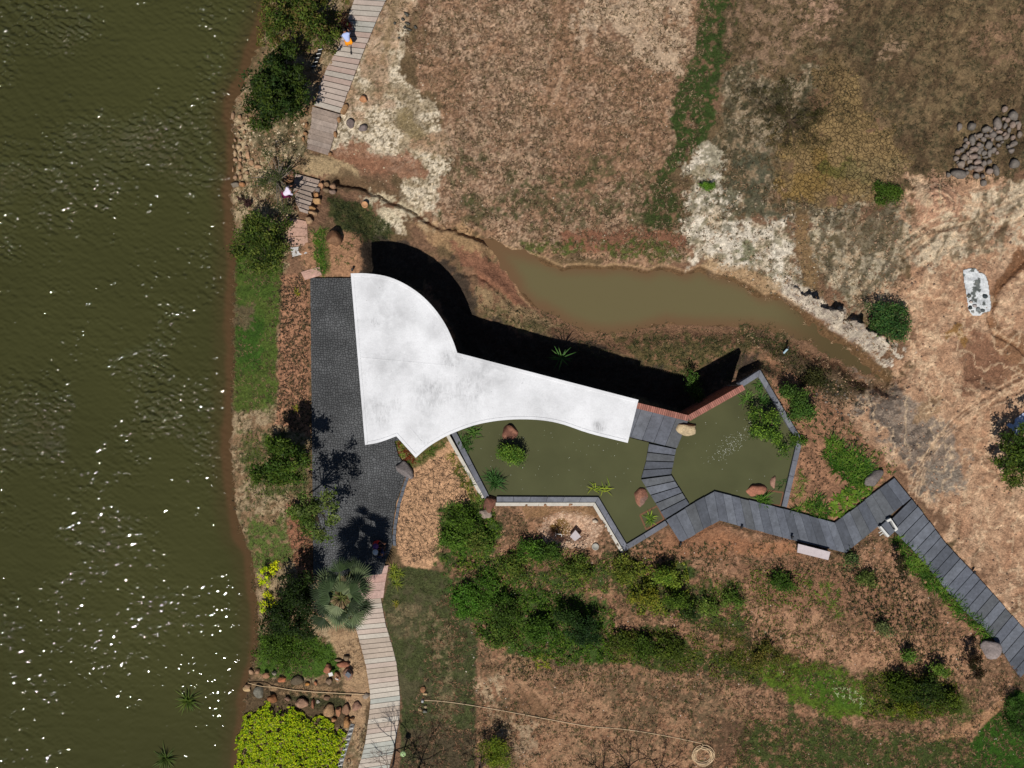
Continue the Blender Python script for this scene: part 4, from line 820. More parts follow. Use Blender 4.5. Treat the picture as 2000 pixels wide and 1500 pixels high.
# stones at the lake edge north
SHN = [(455,226,4,8),(468,228,5,5),(482,231,3,5),(475,244,3,3),(466,250,3,2),(465,260,3,3),(477,257,3,5),(459,273,3,5),(469,273,4,4),(456,286,3,5),(466,287,5,6),(480,286,4,3),(459,299,4,7),(469,301,3,5),
       (484,303,5,9),(460,312,5,4),(469,312,4,4),(477,315,4,4),(468,324,5,8),(490,318,6,6),(455,331,2,6),(468,336,3,2),(482,336,4,4),(459,346,5,5),(470,346,4,5),(503,325,9,5)]
for i, (x, y, a, b_) in enumerate(SHN):
    row = "outer" if x < 463 else "inner"; part = "upper" if y < 270 else "middle" if y < 310 else "lower"
    sz = "larger" if a * b_ > 24 else "small"
    rock(x, y, a * 1.1, b_ * 1.1, 0, .25, jit(random.choice([c(172, 136, 104), c(180, 152, 118), c(160, 128, 100)]), .1), f"{sz} tan stone, {part} part of {row} shore stone row", "stone",
         f"shore stones, {row} row {part} part {sz}", name="stone", sub=2, blocky=.5)
rock(459, 361, 11, 7, 0, .3, c(122, 112, 98), "large grey oval stone at the foot of the shore stone rows", name="stone")
rock(473, 360, 7, 6, .2, .3, c(168, 120, 82), "orange stone touching the grey oval stone on the shore", name="stone")
# boulders either side of the steps
for x, y, a, b_, r_, co_, lab in [(568,340,9,9,0,c(128,92,72),"dark brown round boulder at the upper left corner of the steps"),(566,352,9,7,0,c(140,102,72),"tan round boulder left of the steps, just below the dark brown one"),(557,350,5,8,0,c(140,112,88),"narrow stone outermost on the left of the steps"),
                                 (626,362,7,7,.6,c(170,128,96),"light tan boulder touching the upper right of the steps"),(638,359,7,6,0,c(132,104,76),"squarish brown boulder second from the steps, upper row"),(650,363,7,7,0,c(150,118,92),"outermost tan boulder right of the steps, upper row"),
                                 (621,371,6,7,.4,c(126,116,110),"grey boulder tucked against the right side of the steps"),(637,371,7,7,0,c(126,106,82),"mossy brown boulder in the second row right of the steps"),(649,374,8,6,.4,c(140,118,104),"pinkish grey boulder outermost in the second row right of the steps"),
                                 (617,380,6,6,0,c(170,124,82),"small orange-tan boulder halfway down the right side of the steps"),(618,392,11,8,.1,c(180,142,98),"big wedge-shaped ochre boulder right of the lower steps"),(610,406,9,5,.2,c(160,122,82),"flat ochre boulder at the lower right foot of the steps"),
                                 (612,415,11,6,.3,c(164,132,100),"flat pale boulder below the foot of the steps"),(603,431,9,8,0,c(170,138,106),"pale round stone beside the pink path slabs")]:
    rock(x, y, a, b_, r_, .4, co_, lab, "boulder", "boulders beside the stone steps")
# stones by the bamboo pole and the lime hedge
LO = [(484,1341+0,7,6,0,.3,c(150,120,92),"tan stone nearest the lake above the bamboo pole","u"),(490,1313,6,7,0,.25,c(160,128,100),"pinkish tan stone at the water edge north of the pole","u"),(503,1312,5,8,0,.25,c(158,120,92),"tall tan stone second from the lake north of the pole","u"),
      (521,1320,10,7,.1,.3,c(158,116,88),"orange-brown stone left of the small grey one north of the pole","u"),(536,1315,6,5,.3,.25,c(136,128,112),"small grey stone among orange ones north of the pole","u"),(550,1328,12,8,-.3,.3,c(176,110,74),"wedge of bright orange stone north of the pole","u"),
      (580,1330,13,11,0,.25,c(92,80,62),"dark mossy flat stone in the grass north of the pole","u"),(600,1336,5,4,0,.2,c(184,128,68),"small ochre stone right of the mossy one","u"),(616,1334,4,5,0,.2,c(170,112,78),"small orange-brown stone by itself above the pole","u"),
      (640,1306,9,11,.5,.35,c(160,106,80),"rust-coloured boulder touching the white card","u"),(670,1298,14,8,-.1,.35,c(154,100,76),"wide rust-red boulder nearest the sand north-east","u"),(677,1285,7,6,0,.3,c(128,108,84),"grey-brown stone above the wide rust-red boulder","u"),(660,1290,8,3,0,.2,c(140,116,92),"thin flat stone left of the grey-brown one","u"),
      (659,1322,7,11,-.2,.3,c(156,116,86),"upright tan stone with a small white stick on it","u"),(642,1332,7,7,0,.3,c(140,116,94),"rounded beige stone below the white card","u"),(679,1317,10,12,0,.35,c(146,112,92),"pinkish boulder carrying a small dark plate","u"),
      (482,1346,9,7,-.1,.3,c(190,160,118),"pale wedge-shaped stone lying in the lake edge","d"),(505,1352,12,13,0,.4,c(112,108,96),"large grey-green boulder near the lake south of the pole","d"),(532,1364,12,9,.2,.4,c(130,86,54),"dark orange-brown boulder right of the grey-green one","d"),(562,1365,8,5,.5,.25,c(130,100,82),"small flat mauve stone south of the pole","d"),
      (589,1372,14,12,.3,.45,c(156,122,98),"large pale brown boulder south of the pole, middle of the row","d"),(611,1376,4,11,0,.3,c(150,100,74),"slender red-brown stone south of the pole","d"),(621,1371,4,4,0,.15,c(170,160,146),"tiny white stone beside the slender one","d"),(638,1364,8,5,0,.25,c(124,96,74),"half buried brown stone in the dark grass","d"),
      (641,1388,14,13,0,.45,c(158,124,90),"biggest tan boulder above the lime hedge","d"),(661,1390,7,11,0,.35,c(170,120,88),"oval orange-tan boulder beside the biggest one","d"),(676,1386,9,11,.2,.3,c(138,104,80),"brown boulder right of the oval one","d"),(652,1406,6,5,0,.25,c(170,124,84),"small orange stone at the hedge edge","d"),
      (676,1411,8,12,0,.4,c(164,120,76),"tall ochre boulder at the head of the slatted trough","d"),(688,1404,5,4,0,.25,c(150,112,78),"little tan stone at the head of the slatted trough","d"),(680,1362,7,6,.6,.2,c(164,130,98),"flat pale stone at the end of the dark grass","d"),(696,1380,12,9,-.5,.25,c(150,114,94),"flat pinkish stone slab near the lower boardwalk","d"),(715,1360,8,6,0,.2,c(156,140,124),"pale grey stone touching the lower boardwalk","d"),
      (826,1347,6,7,.3,.2,c(150,108,76),"orange-brown stone right of the lower boardwalk","e"),(830,1355,5,4,0,.2,c(178,152,112),"pale yellow stone right of the lower boardwalk","e"),(825,1369,3,5,0,.25,c(168,168,166),"small white stone where the hose starts","e"),(831,1380,4,4,0,.2,c(160,140,108),"small beige stone just below the hose start","e"),(820,1386,5,5,0,.2,c(160,132,98),"tan stone left of the grey one below the hose","e"),(830,1390,6,4,0,.2,c(112,112,102),"grey flat stone lowest below the hose start","e")]
for x, y, a, b_, r_, h_, co_, lab, g in LO:
    rock(x, y, a, b_, r_, h_, co_, lab, "stone", {"u": "stones north of the bamboo pole", "d": "stones south of the bamboo pole", "e": "small stones at the start of the hose"}[g], name="stone", blocky=.4)

# ------------------------------------------------------------ leaves and blades
def leaf_mat(name, tr=.25, rough=.55, spec=.12):
    m = bpy.data.materials.new(name); m.use_nodes = True; n = m.node_tree; L = n.links; b = n.nodes["Principled BSDF"]; b.inputs['Roughness'].default_value = rough; b.inputs['Specular IOR Level'].default_value = spec
    a = n.nodes.new("ShaderNodeAttribute"); a.attribute_name = "Col"; L.new(a.outputs['Color'], b.inputs['Base Color'])
    t = n.nodes.new("ShaderNodeBsdfTranslucent"); L.new(a.outputs['Color'], t.inputs[0]); mx = n.nodes.new("ShaderNodeMixShader"); mx.inputs[0].default_value = tr
    L.new(b.outputs[0], mx.inputs[1]); L.new(t.outputs[0], mx.inputs[2]); L.new(mx.outputs[0], n.nodes["Material Output"].inputs[0]); return m
leafm = leaf_mat("leaf"); grassm_ = leaf_mat("grass_blade", .3, .6, .2); bark_m = mat("bark", vcol=True, rough=.9, noise=((8, .25),), bump=(20, .02))
def blades(P, az, lean, L_, wd, droop, C, seg=3):
    """arching blades; returns V, [quads, tris], C"""
    n = len(P); az = np.asarray(az); d = np.stack([np.cos(az), np.sin(az)], 1); sd = np.stack([-d[:, 1], d[:, 0]], 1); V = []
    for k in range(seg + 1):
        t = k / seg; r = L_ * np.sin(lean) * t * (1 + .15 * t); h = L_ * (np.cos(lean) * t - droop * t * t)
        w_ = wd * (.55 + 1.2 * t - 1.75 * t * t) if k < seg else 0 * wd; w_ = np.maximum(w_, 0)
        c0 = np.concatenate([P[:, :2] + d * r[:, None], (P[:, 2] + h)[:, None]], 1)
        if k < seg:
            o = np.concatenate([sd * (w_ * .5)[:, None], np.zeros((n, 1))], 1); V += [c0 - o, c0 + o]
        else: V.append(c0)
    m = 2 * seg + 1; VV = np.stack(V, 1).reshape(-1, 3); b0 = np.arange(n)[:, None] * m; Q = []
    for k in range(seg - 1): Q.append(b0 + np.array([[2 * k, 2 * k + 1, 2 * k + 3, 2 * k + 2]]))
    T = b0 + np.array([[2 * seg - 2, 2 * seg - 1, 2 * seg]]); F = ([np.concatenate(Q)] if Q else []) + [T]
    return VV, F, np.repeat(C, m, 0)
def leaves(P, size, C, rng, up=.9, asp=.5):
    n = len(P); nrm = rng.normal(size=(n, 3)); nrm[:, 2] = np.abs(nrm[:, 2]) + up; nrm /= np.linalg.norm(nrm, axis=1)[:, None]
    a = rng.normal(size=(n, 3)); u = np.cross(nrm, a); u /= np.linalg.norm(u, axis=1)[:, None]; v = np.cross(nrm, u)
    s_ = (size * rng.uniform(.6, 1.3, n))[:, None]
    V = np.stack([P - u * s_, P + v * s_ * asp - nrm * s_ * .12, P + u * s_, P - v * s_ * asp - nrm * s_ * .12], 1).reshape(-1, 3)
    Q = np.arange(n)[:, None] * 4 + np.array([[0, 1, 2, 3]]); return V, [Q], np.repeat(C, 4, 0)
def vary(cols, n, rng, a=.25):
    C = np.array([cols[i] for i in rng.integers(0, len(cols), n)]); return np.clip(C * (1 + a * (rng.random((n, 1)) * 2 - 1)), .002, .95)
def merge(parts):
    V = []; F3 = []; F4 = []; C = []; o = 0
    for v, f, c_ in parts:
        V.append(v); C.append(c_)
        for q in f: (F3 if q.shape[1] == 3 else F4).append(q + o)
        o += len(v)
    F = ([np.concatenate(F4)] if F4 else []) + ([np.concatenate(F3)] if F3 else []); return np.concatenate(V), F, np.concatenate(C)
def crown_pts(lobes, n, rng, spread=.16, per=22, shell=.55):
    """lobes: (x, y, z, rx, rz) in metres"""
    w_ = np.array([l[3] ** 2 for l in lobes]); w_ = w_ / w_.sum(); nc = max(3, n // per); li = rng.choice(len(lobes), nc, p=w_)
    d = rng.normal(size=(nc, 3)); d[:, 2] = d[:, 2] * .8 + .25; d /= np.linalg.norm(d, axis=1)[:, None]; r = (shell + (1 - shell) * rng.random(nc) ** .6) * rng.uniform(.75, 1.12, nc)
    Lb = np.array(lobes)[li]; cc = Lb[:, :3] + d * r[:, None] * np.stack([Lb[:, 3], Lb[:, 3], Lb[:, 4]], 1)
    k = rng.integers(0, nc, n); return cc[k] + rng.normal(size=(n, 3)) * spread, k, nc
def tree(name, label, cat, lobes_px, base_px, hgt, cols, n, leaf=.07, spread=.17, per=24, group=None, rz=.8, trunk_r=.08, trunk_col=None, up=.9, seed=0, asp=.5, shell=.5, z0=None, part="crown"):
    """lobes_px: (px, py, r px[, relative height]); crown drawn where the photo shows it; base on the ground"""
    rng = np.random.default_rng(seed + int(lobes_px[0][0] * 3 + lobes_px[0][1])); src = lobes_px; lobes_px = []
    for l in src:                                          # every lobe breaks up into smaller uneven boughs
        k_ = 1 if l[2] < 10 else 5 if l[2] < 26 else 9; rl = l[3] if len(l) > 3 else 1
        for q in range(k_):
            if k_ == 1: lobes_px.append((l[0], l[1], l[2], rl)); break
            a_ = q * 6.283 / k_ * 2.6 + rng.uniform(-.5, .5); d_ = l[2] * (rng.uniform(.25, .95) if q else 0); lobes_px.append((l[0] + d_ * math.cos(a_), l[1] + d_ * math.sin(a_), l[2] * rng.uniform(.28, .56), rl * rng.uniform(.65, 1.1)))
    g_ = 1.0 if hgt > 2.2 else 1.32; cols = [(min(1, q[0] * 1.18 * g_), q[1] * 1.08 * g_, q[2] * .72 * g_) for q in cols]
    X, Y, z = place(*base_px); X, Y, z = float(X), float(Y), float(z)
    if z0 is not None: X, Y = W(*base_px, z0); z = z0
    root = empty(name, (X, Y, z), label, cat, group); L_ = []
    for l in lobes_px:
        r = l[2] / S * .97; zc = z + max(hgt * (l[3] if len(l) > 3 else 1) - r * rz * .5, r * rz * .35); x, y = W(l[0], l[1], zc); L_.append((x, y, zc, r, r * rz))
    P, k, nc = crown_pts(L_, n, rng, spread * .8, per, shell); P[:, 2] = np.maximum(P[:, 2], z + .03); cc = vary(cols, nc, rng, .45); C = np.clip(cc[k] * rng.uniform(.75, 1.25, (n, 1)), .002, .9)
    V, F, C = leaves(P, leaf, C, rng, up, asp); np_mesh(part, V, F, C, leafm, root)
    tb = MB(); tc_ = trunk_col or c(86, 70, 54); m_ = np.array([sum(l[i] for l in L_) / len(L_) for i in range(3)]); fork = np.array([X, Y, z]) * .55 + m_ * .45
    tb.tube([(X, Y, z - .1), (X + (fork[0] - X) * .5 + .03, Y + (fork[1] - Y) * .5, (z + fork[2]) / 2), tuple(fork)], [trunk_r, trunk_r * .85, trunk_r * .7], 7, tc_)
    for l in L_:
        for q in range(1):
            e = np.array(l[:3]) + rng.normal(size=3) * l[3] * .45; mid = (fork + e) / 2 + rng.normal(size=3) * .08; tb.tube([tuple(fork), tuple(mid), tuple(e)], [trunk_r * .6, trunk_r * .35, .008], 5, tc_)
    tb.build("trunk" if hgt > 1.6 else "stem", bark_m, root); return root
D1 = [c(48, 66, 30), c(38, 58, 30), c(58, 74, 30)]; D2 = [c(60, 84, 34), c(50, 74, 32), c(76, 96, 40)]; DK_ = [c(30, 46, 24), c(40, 58, 26)]; MX = [c(74, 88, 46), c(98, 92, 60), c(60, 78, 38), c(110, 98, 72)]; LM_ = [c(168, 184, 22), c(148, 176, 20), c(184, 192, 34)]
tree("tree", "dense dark green tree on the lake shore above the stone rows", "tree", [(540,165,60),(510,200,42,.8),(568,190,40,.8),(545,120,36,.8),(500,170,26,.7),(580,155,26,.7)], (552,160), 3.6, D1, 11000, .085, trunk_r=.13)
tree("tree", "mid green loose tree at the top edge beside the boardwalk", "tree", [(560,25,48),(610,35,36,.9),(540,70,26,.8),(648,62,18,.6),(600,-15,40),(632,70,20,.6),(645,98,12,.5)], (585,30), 3.4, [c(66,86,38),c(84,98,46),c(92,84,56),c(50,70,32)], 7500, .08, trunk_r=.12, shell=.3)
tree("shrub", "dark green shrub mass on the shore beside the pink path slabs", "shrub", [(500,450,40),(520,488,32,.8),(480,478,26,.7),(540,440,22,.8),(505,520,22,.6),(535,470,24,.9)], (510,465), 1.9, [c(54,72,30),c(44,60,28),c(76,88,42)], 7000, .07, shell=.3)
tree("dead_brush", "dead twiggy brush lying west of the cracked mud", "brush", [(1540,215,38),(1570,262,32),(1515,270,28),(1590,225,26),(1550,300,22),(1495,215,24),(1600,275,22),(1530,165,26),(1470,180,22)], (1545,240), .8, [c(56,56,38),c(72,70,46),c(44,46,30)], 5200, .07, shell=.1, asp=.12, spread=.16, trunk_r=.022)
tree("shrub", "airy half bare shrub between the shore stones and the steps", "shrub", [(545,310,24),(530,350,26,.7),(560,330,18),(505,355,18,.5),(550,400,24,.8),(560,375,16,1)], (545,345), 2.2, [c(60,70,48),c(70,80,54),c(52,62,38)], 1800, .05, shell=.2, trunk_col=c(120,110,98))
tree("shrub", "purple-leaved low shrub on the shore above the dark shrub mass", "shrub", [(478,393,13),(484,398,8)], (479,395), .6, [c(66,48,56),c(54,38,44)], 500, .05, spread=.08)
tree("tree", "broad leafy tree west of the plaza, shading the seedling bed", "tree", [(545,905,36),(570,930,24,.9),(520,925,24,.9),(590,895,24,.9),(548,870,22,.9)], (552,908), 3.9, D2, 6000, .08, shell=.3, trunk_r=.09)
tree("shrub", "bright spiky shrub west of the plaza beside the broad dark shrub", "shrub", [(535,868,16)], (535,870), 1.0, [c(92,118,44),c(74,104,36)], 500, .1, asp=.2, spread=.12)
tree("shrub", "small green bush at the south-west edge of the plaza", "shrub", [(590,1008,22),(600,1035,16,.8),(578,1000,14,.8)], (592,1015), .9, D2, 2200, .06)
tree("tree", "tall wispy tree leaning over the plaza edge with thin pale green leaves", "tree", [(598,975,20),(620,1000,18),(606,1030,20),(630,1048,15,.9),(588,1000,15),(636,1018,12,.9),(646,990,13,1),(652,1012,9,.95),(636,968,14,1)], (604,962), 4.5, [c(84,104,60),c(100,116,70),c(66,86,44)], 1500, .085, shell=.05, spread=.2, trunk_r=.05, per=26)
tree("tree", "very dark tree in the shade left of the fan palm", "tree", [(560,1185,40),(590,1150,32,.9),(590,1215,30,.9),(535,1215,30,.8),(565,1130,22,.7)], (572,1180), 3.0, DK_, 7500, .07, trunk_r=.11, shell=.35)
tree("shrub", "dark green shrub at the water below the dark tree", "shrub", [(540,1255,34),(520,1275,24,.8),(570,1255,30,.8),(600,1265,22,.6),(550,1290,22,.5)], (545,1265), 1.2, [c(48,70,26),c(60,84,30)], 5500, .06)
tree("lime_shrub", "sparse lime yellow shrub at the water edge, northern of the two near the palm", "shrub", [(527,1112,18),(545,1100,12,.9),(515,1138,14,.8),(560,1108,9),(518,1125,12)], (530,1120), .8, LM_, 750, .055, spread=.10, shell=.1)
tree("lime_shrub", "sparse lime yellow shrub at the water edge, southern of the two near the palm", "shrub", [(520,1180,14),(508,1188,10,.8),(526,1165,10,.8),(536,1186,8)], (520,1176), .8, LM_, 480, .055, spread=.10, shell=.1)
tree("shrub", "round-topped dark green shrub on the ridge end by the eastern sand", "shrub", [(1732,612,30),(1748,632,26,.9),(1720,640,22,.8),(1745,650,20,.7),(1710,605,14,.7),(1760,605,14,.7)], (1735,628), 1.3, [c(42,72,44),c(52,84,46),c(66,86,52)], 5200, .06)
tree("tree", "green bushy tree at the right edge in front of the blue sheet", "tree", [(1990,880,36),(1970,855,20,.8),(1975,905,26,.8),(2005,920,34,.9),(2010,850,30),(1963,875,14,.7)], (1990,885), 2.4, [c(62,86,36),c(50,72,32),c(84,102,46)], 5200, .075, shell=.3)
tree("shrub", "bushy shrub outside the north-east kerb of the pond, nearer the kerb corner", "shrub", [(1550,770,24),(1535,762,12,.7),(1562,785,18,.9)], (1550,775), 1.2, [c(52,78,38),c(66,92,44),c(46,66,34)], 2600, .06)
tree("shrub", "bushy shrub outside the east kerb of the pond below its larger twin", "shrub", [(1565,803,22),(1550,812,14,.7),(1578,800,12,.7)], (1562,805), 1.0, [c(52,80,40),c(70,98,46)], 2200, .06)
tree("pond_bush", "round bushy plant growing out of the pond below the dark red boulder", "shrub", [(997,886,23),(990,880,14),(1006,893,14)], (997,886), .9, [c(74,104,44),c(56,88,38),c(92,120,52)], 3400, .05, z0=PZ)
tree("pond_bush", "dark bush with a light green fringe hanging over the east kerb in the pond", "shrub", [(1494,815,24),(1486,842,18,.8),(1510,848,18,.7),(1526,868,13,.5),(1475,848,10,.5),(1530,884,9,.4)], (1500,835), 1.5, [c(56,84,36),c(88,116,48),c(44,68,30)], 4200, .055, z0=PZ)
tree("shrub", "yellow-green bush at the bottom edge left of its own grey shadow", "shrub", [(968,1472,27),(975,1455,16,.9),(955,1485,16,.8),(985,1490,16,.7)], (968,1470), 1.5, [c(88,104,34),c(70,90,30),c(110,122,46)], 3600, .06, asp=.3)
tree("shrub", "green shrub at the lower right edge beside the lawn", "shrub", [(1985,1375,16),(1997,1400,22,.9),(1990,1430,18,.8)], (1992,1400), 1.2, [c(54,84,36),c(40,64,28)], 2800, .06, asp=.35)
tree("shrub", "small bright shrub alone on the white sand", "shrub", [(1379,362,13)], (1379,362), .5, [c(62,94,34),c(78,112,42)], 600, .045, spread=.08)
tree("shrub", "dark shrub in the shade of the brick wall", "shrub", [(1358,762,14),(1352,745,11,.9),(1362,775,10,.8),(1350,730,9)], (1356,752), 1.3, [c(60,88,40),c(48,72,34)], 1500, .055)
tree("sapling", "dark red sapling on the bare earth left of the grey boulder by the walkway", "sapling", [(1905,1305,13),(1898,1325,11,.9),(1912,1290,9),(1916,1316,9),(1900,1290,8)], (1906,1322), 1.6, [c(44,34,28),c(58,44,34),c(38,40,26)], 900, .06, spread=.1)
tree("sapling", "dark leafy sapling below the white stone seat", "sapling", [(1760,1108,11),(1765,1125,9),(1757,1092,8)], (1762,1125), 1.4, [c(36,38,26),c(48,46,32)], 650, .06, spread=.1)
tree("shrub", "dark red cordyline shrub at the boardwalk edge behind the person in orange", "shrub", [(676,44,13),(670,56,9),(672,34,8)], (672,50), 1.1, [c(52,20,20),c(34,16,18),c(20,14,16)], 800, .09, asp=.18, spread=.1)
tree("shrub", "rough green shrub on the brown plain below the cracked mud", "shrub", [(1736,378,24),(1728,395,16,.8),(1748,372,14,.8)], (1737,382), .55, [c(66,88,36),c(54,78,32)], 2600, .05)
rows = [(905,1015,30,.9,2600,"strap-leaved dark green shrub south-west of the rust-coloured boulder",[c(66,92,34),c(48,70,28)]),(885,1060,24,.7,2000,"leafy shrub on the edge of the sandy bed below the dark green one",[c(62,92,38),c(76,104,44)]),(935,1055,26,.6,1900,"low spreading shrub between the bed and the gravel pit",[c(60,86,36),c(84,96,50)]),
        (1040,1078,24,1.0,1800,"bright green shrub just below the gravel pit",[c(70,104,40),c(52,80,32)]),(1078,1075,20,1.0,1400,"dark green shrub below the square white tile",[c(44,68,30),c(60,86,36)]),(1000,1108,26,.8,1600,"low green shrub left of centre under the gravel pit",[c(58,84,36),c(80,94,44)]),(1125,1110,28,.8,1700,"olive shrub south of the round lid",[c(84,98,44),c(62,82,36)]),
        (950,1155,34,.9,2600,"green shrub at the top of the dense planting by the lawn",[c(54,86,32),c(66,98,38)]),(905,1175,26,.8,1700,"vivid green shrub at the west tip of the dense planting",[c(52,92,30),c(64,100,38)]),(990,1195,28,1.2,2200,"dark bush in the west of the dense planting",[c(42,62,26),c(56,78,32)]),(1055,1225,28,1.1,2100,"green bush in the middle of the dense planting",[c(52,80,32),c(64,92,36)]),
        (1140,1235,30,1.5,2600,"very dark bush at the east end of the dense planting",[c(26,46,26),c(36,58,30)]),(1110,1205,22,1.3,1500,"dark small tree north of the very dark bush",[c(32,52,26),c(44,66,32)]),(975,1245,26,.9,1600,"mid green bush at the south edge of the dense planting",[c(54,80,36),c(74,94,44)]),
        (1225,1115,26,.8,1500,"yellow-green shrub row west end",[c(94,104,46),c(74,90,40)]),(1262,1165,26,1.0,1700,"golden green shrub below the yellow-green one",[c(104,106,40),c(80,92,38)]),(1300,1130,22,1.4,1500,"tall green shrub in the yellow-green group",[c(72,100,38),c(94,114,46)]),(1322,1175,22,1.3,1500,"tall leafy shrub at the east of the yellow-green group",[c(74,98,38),c(54,76,32)]),(1345,1200,14,1.2,800,"dark narrow shrub casting a thin shadow right of the yellow-green group",[c(38,54,28),c(52,70,34)]),
        (1215,1260,26,.7,1500,"olive hedge shrub, first of the long southern row",[c(76,88,36),c(60,76,32)]),(1260,1265,26,.8,1600,"deep green hedge shrub, second of the long southern row",[c(60,82,32),c(48,66,28)]),(1305,1270,28,.8,1700,"olive green hedge shrub, third of the long southern row",[c(68,84,32),c(56,72,30)]),(1385,1185,20,.6,900,"low shrub with pale tips east of the narrow dark shrub",[c(70,96,42),c(90,108,56)]),(1430,1170,18,.6,800,"low round green shrub in the middle of the bare earth",[c(62,90,38),c(76,100,46)]),
        (1530,1140,24,.8,1400,"dark green shrub north of the star-leaved plants",[c(46,72,28),c(60,86,36)]),(1495,1275,26,.6,1300,"brown-green low shrub west of the bright lawn patch",[c(86,82,42),c(66,74,34)]),(1760,1345,30,1.1,2500,"dark bush at the west of the south-eastern thicket",[c(44,62,22),c(58,76,26)]),(1815,1350,26,1.3,2200,"darkest bush in the middle of the south-eastern thicket",[c(28,44,20),c(48,66,26)]),(1845,1375,26,.9,1600,"olive bush at the east of the south-eastern thicket",[c(70,86,30),c(54,72,28)]),
        (1770,1385,24,.7,1400,"yellow-olive bush at the foot of the south-eastern thicket",[c(84,94,30),c(64,80,28)]),(1835,1310,13,1.0,700,"small upright green plant north of the thicket",[c(66,92,40),c(84,110,50)]),(1775,1280,13,.8,600,"small upright green plant on the bare pink earth",[c(58,84,38),c(76,102,46)]),(1695,1130,18,.6,800,"greyish green low bush among the seedling rows",[c(70,88,48),c(88,102,60)]),(1725,1225,16,.5,700,"pale grey-green low bush south of the seedling rows",[c(72,86,62),c(88,98,70)]),
        (1665,1095,15,.5,600,"dusty green low bush right of the pale bench",[c(60,80,52),c(74,92,60)]),(1590,740,22,.5,1300,"dark low scrub on the slope above the eastern shrubs",[c(40,46,28),c(56,58,36)]),(1560,860,14,.4,500,"small shrub at the east corner of the pond kerb",[c(70,96,40),c(54,78,34)])]
for x, y, r, h_, n_, lab, cl in rows:
    tree("shrub", lab, "shrub", [(x, y, r), (x + r * .5, y + r * .35, r * .6, .7), (x - r * .55, y + r * .2, r * .6, .8), (x + r * .1, y - r * .5, r * .55, .8)], (x, y), h_, cl, n_, .06, rz=.6, shell=.25)
# young palm in the roof's shade and others: arching blades from one point
def rosette(name, label, cat, px, py, n, L_, cols, group=None, lean=(.5, 1.3), wd=.05, droop=.35, z0=None, stemh=0, seed=0, root=None, scatter=.04, part="leaves"):
    rng = np.random.default_rng(seed + int(px * 5 + py)); X, Y, z = place(px, py, stemh); X, Y, z = float(X), float(Y), float(z)
    if z0 is not None: z = z0; X, Y = W(px, py, z0 + stemh)
    P = np.stack([X + rng.normal(size=n) * scatter, Y + rng.normal(size=n) * scatter, np.full(n, z + stemh)], 1)
    V, F, C = blades(P, rng.uniform(0, 6.283, n), rng.uniform(*lean, n), L_ * rng.uniform(.65, 1.1, n), wd * rng.uniform(.7, 1.2, n), droop, vary(cols, n, rng, .25))
    if stemh:
        r_ = empty(name, (X, Y, z), label, cat, group); np_mesh(part, V, F, C, leafm, r_); t = MB(); t.tube([(X, Y, z - .1), (X, Y, z + stemh)], [.05, .03], 6, c(90, 76, 56)); t.build("stem", bark_m, r_); return r_
    o = np_mesh(name, V - np.array([X, Y, z]), F, C, leafm); o.location = (X, Y, z); return tag(o, label, cat, group)
rosette("young_palm", "small bright palm alone in the roof's shadow", "young palm", 1096, 700, 16, .9, [c(70,110,50),c(88,124,60)], lean=(.6,1.4), wd=.10, stemh=1.7)
rosette("water_plant", "tuft of reeds standing in the lake at the lower left, upper one", "water plant", 368, 1368, 60, .95, [c(96,112,44),c(72,92,36)], lean=(.3,1.3), z0=LZ, wd=.07)
rosette("water_plant", "tuft of reeds standing in the lake at the bottom edge", "water plant", 324, 1480, 60, .95, [c(84,100,44),c(66,84,36)], lean=(.3,1.3), z0=LZ, wd=.07)
for x, y, n_, L_, cl, lab in [(968,942,70,.9,[c(66,102,48),c(54,86,40)],"leafy green marsh plant in the south-west corner of the pond"),(962,928,30,.6,[c(70,108,50)],"smaller marsh plant just above the corner one in the pond"),(925,845,45,.7,[c(74,108,44),c(92,120,52)],"bright marsh plant by the west kerb nearest the roof edge"),(905,860,40,.65,[c(70,100,44)],"marsh plant hugging the west kerb of the pond"),
                             (912,873,35,.55,[c(62,92,40)],"lowest of the three marsh plants by the west kerb"),(1161,952,14,.6,[c(160,170,60),c(130,150,50)],"left tuft of yellow reeds in the open pond"),(1184,955,14,.6,[c(160,172,56),c(134,156,50)],"right tuft of yellow reeds in the open pond"),(1270,1014,40,.55,[c(142,164,56),c(90,124,48)],"yellow-green plant in the small square planter under water"),
                             (1490,977,75,.75,[c(64,98,34),c(92,124,44)],"strap-leaved plant at the reddish boulder on the walkway edge"),(1483,754,35,.55,[c(80,116,50)],"light green plant at the north tip of the pond"),(1458,778,45,.6,[c(84,118,48),c(104,134,58)],"light green plant beside the end of the brick wall"),(1490,782,40,.6,[c(70,104,44)],"light green plant north of the dark pond bush"),(1550,866,30,.5,[c(58,86,38)],"small plant on the inner side of the east kerb"),(1529,944,16,.4,[c(66,92,46)],"tiny plant at the inside of the south-east kerb")]:
    rosette("marsh_plant", lab, "marsh plant", x, y, n_, L_, cl, "marsh plants in the pond", z0=PZ, lean=(.3, 1.35), wd=.06, scatter=.12)
for i, (x, y) in enumerate([(1047,1288),(1060,1282),(1075,1285),(1066,1295),(1050,1300),(1068,1302)]):
    rosette("yellow_agave", f"yellow-edged agave, {['far left top','upper middle','upper right','centre','lower left','lower right'][i]} of the six below the dense planting", "agave", x, y, 16, .34, [c(150,150,44),c(110,124,38)], "yellow-edged agaves", lean=(.6,1.4), wd=.05)
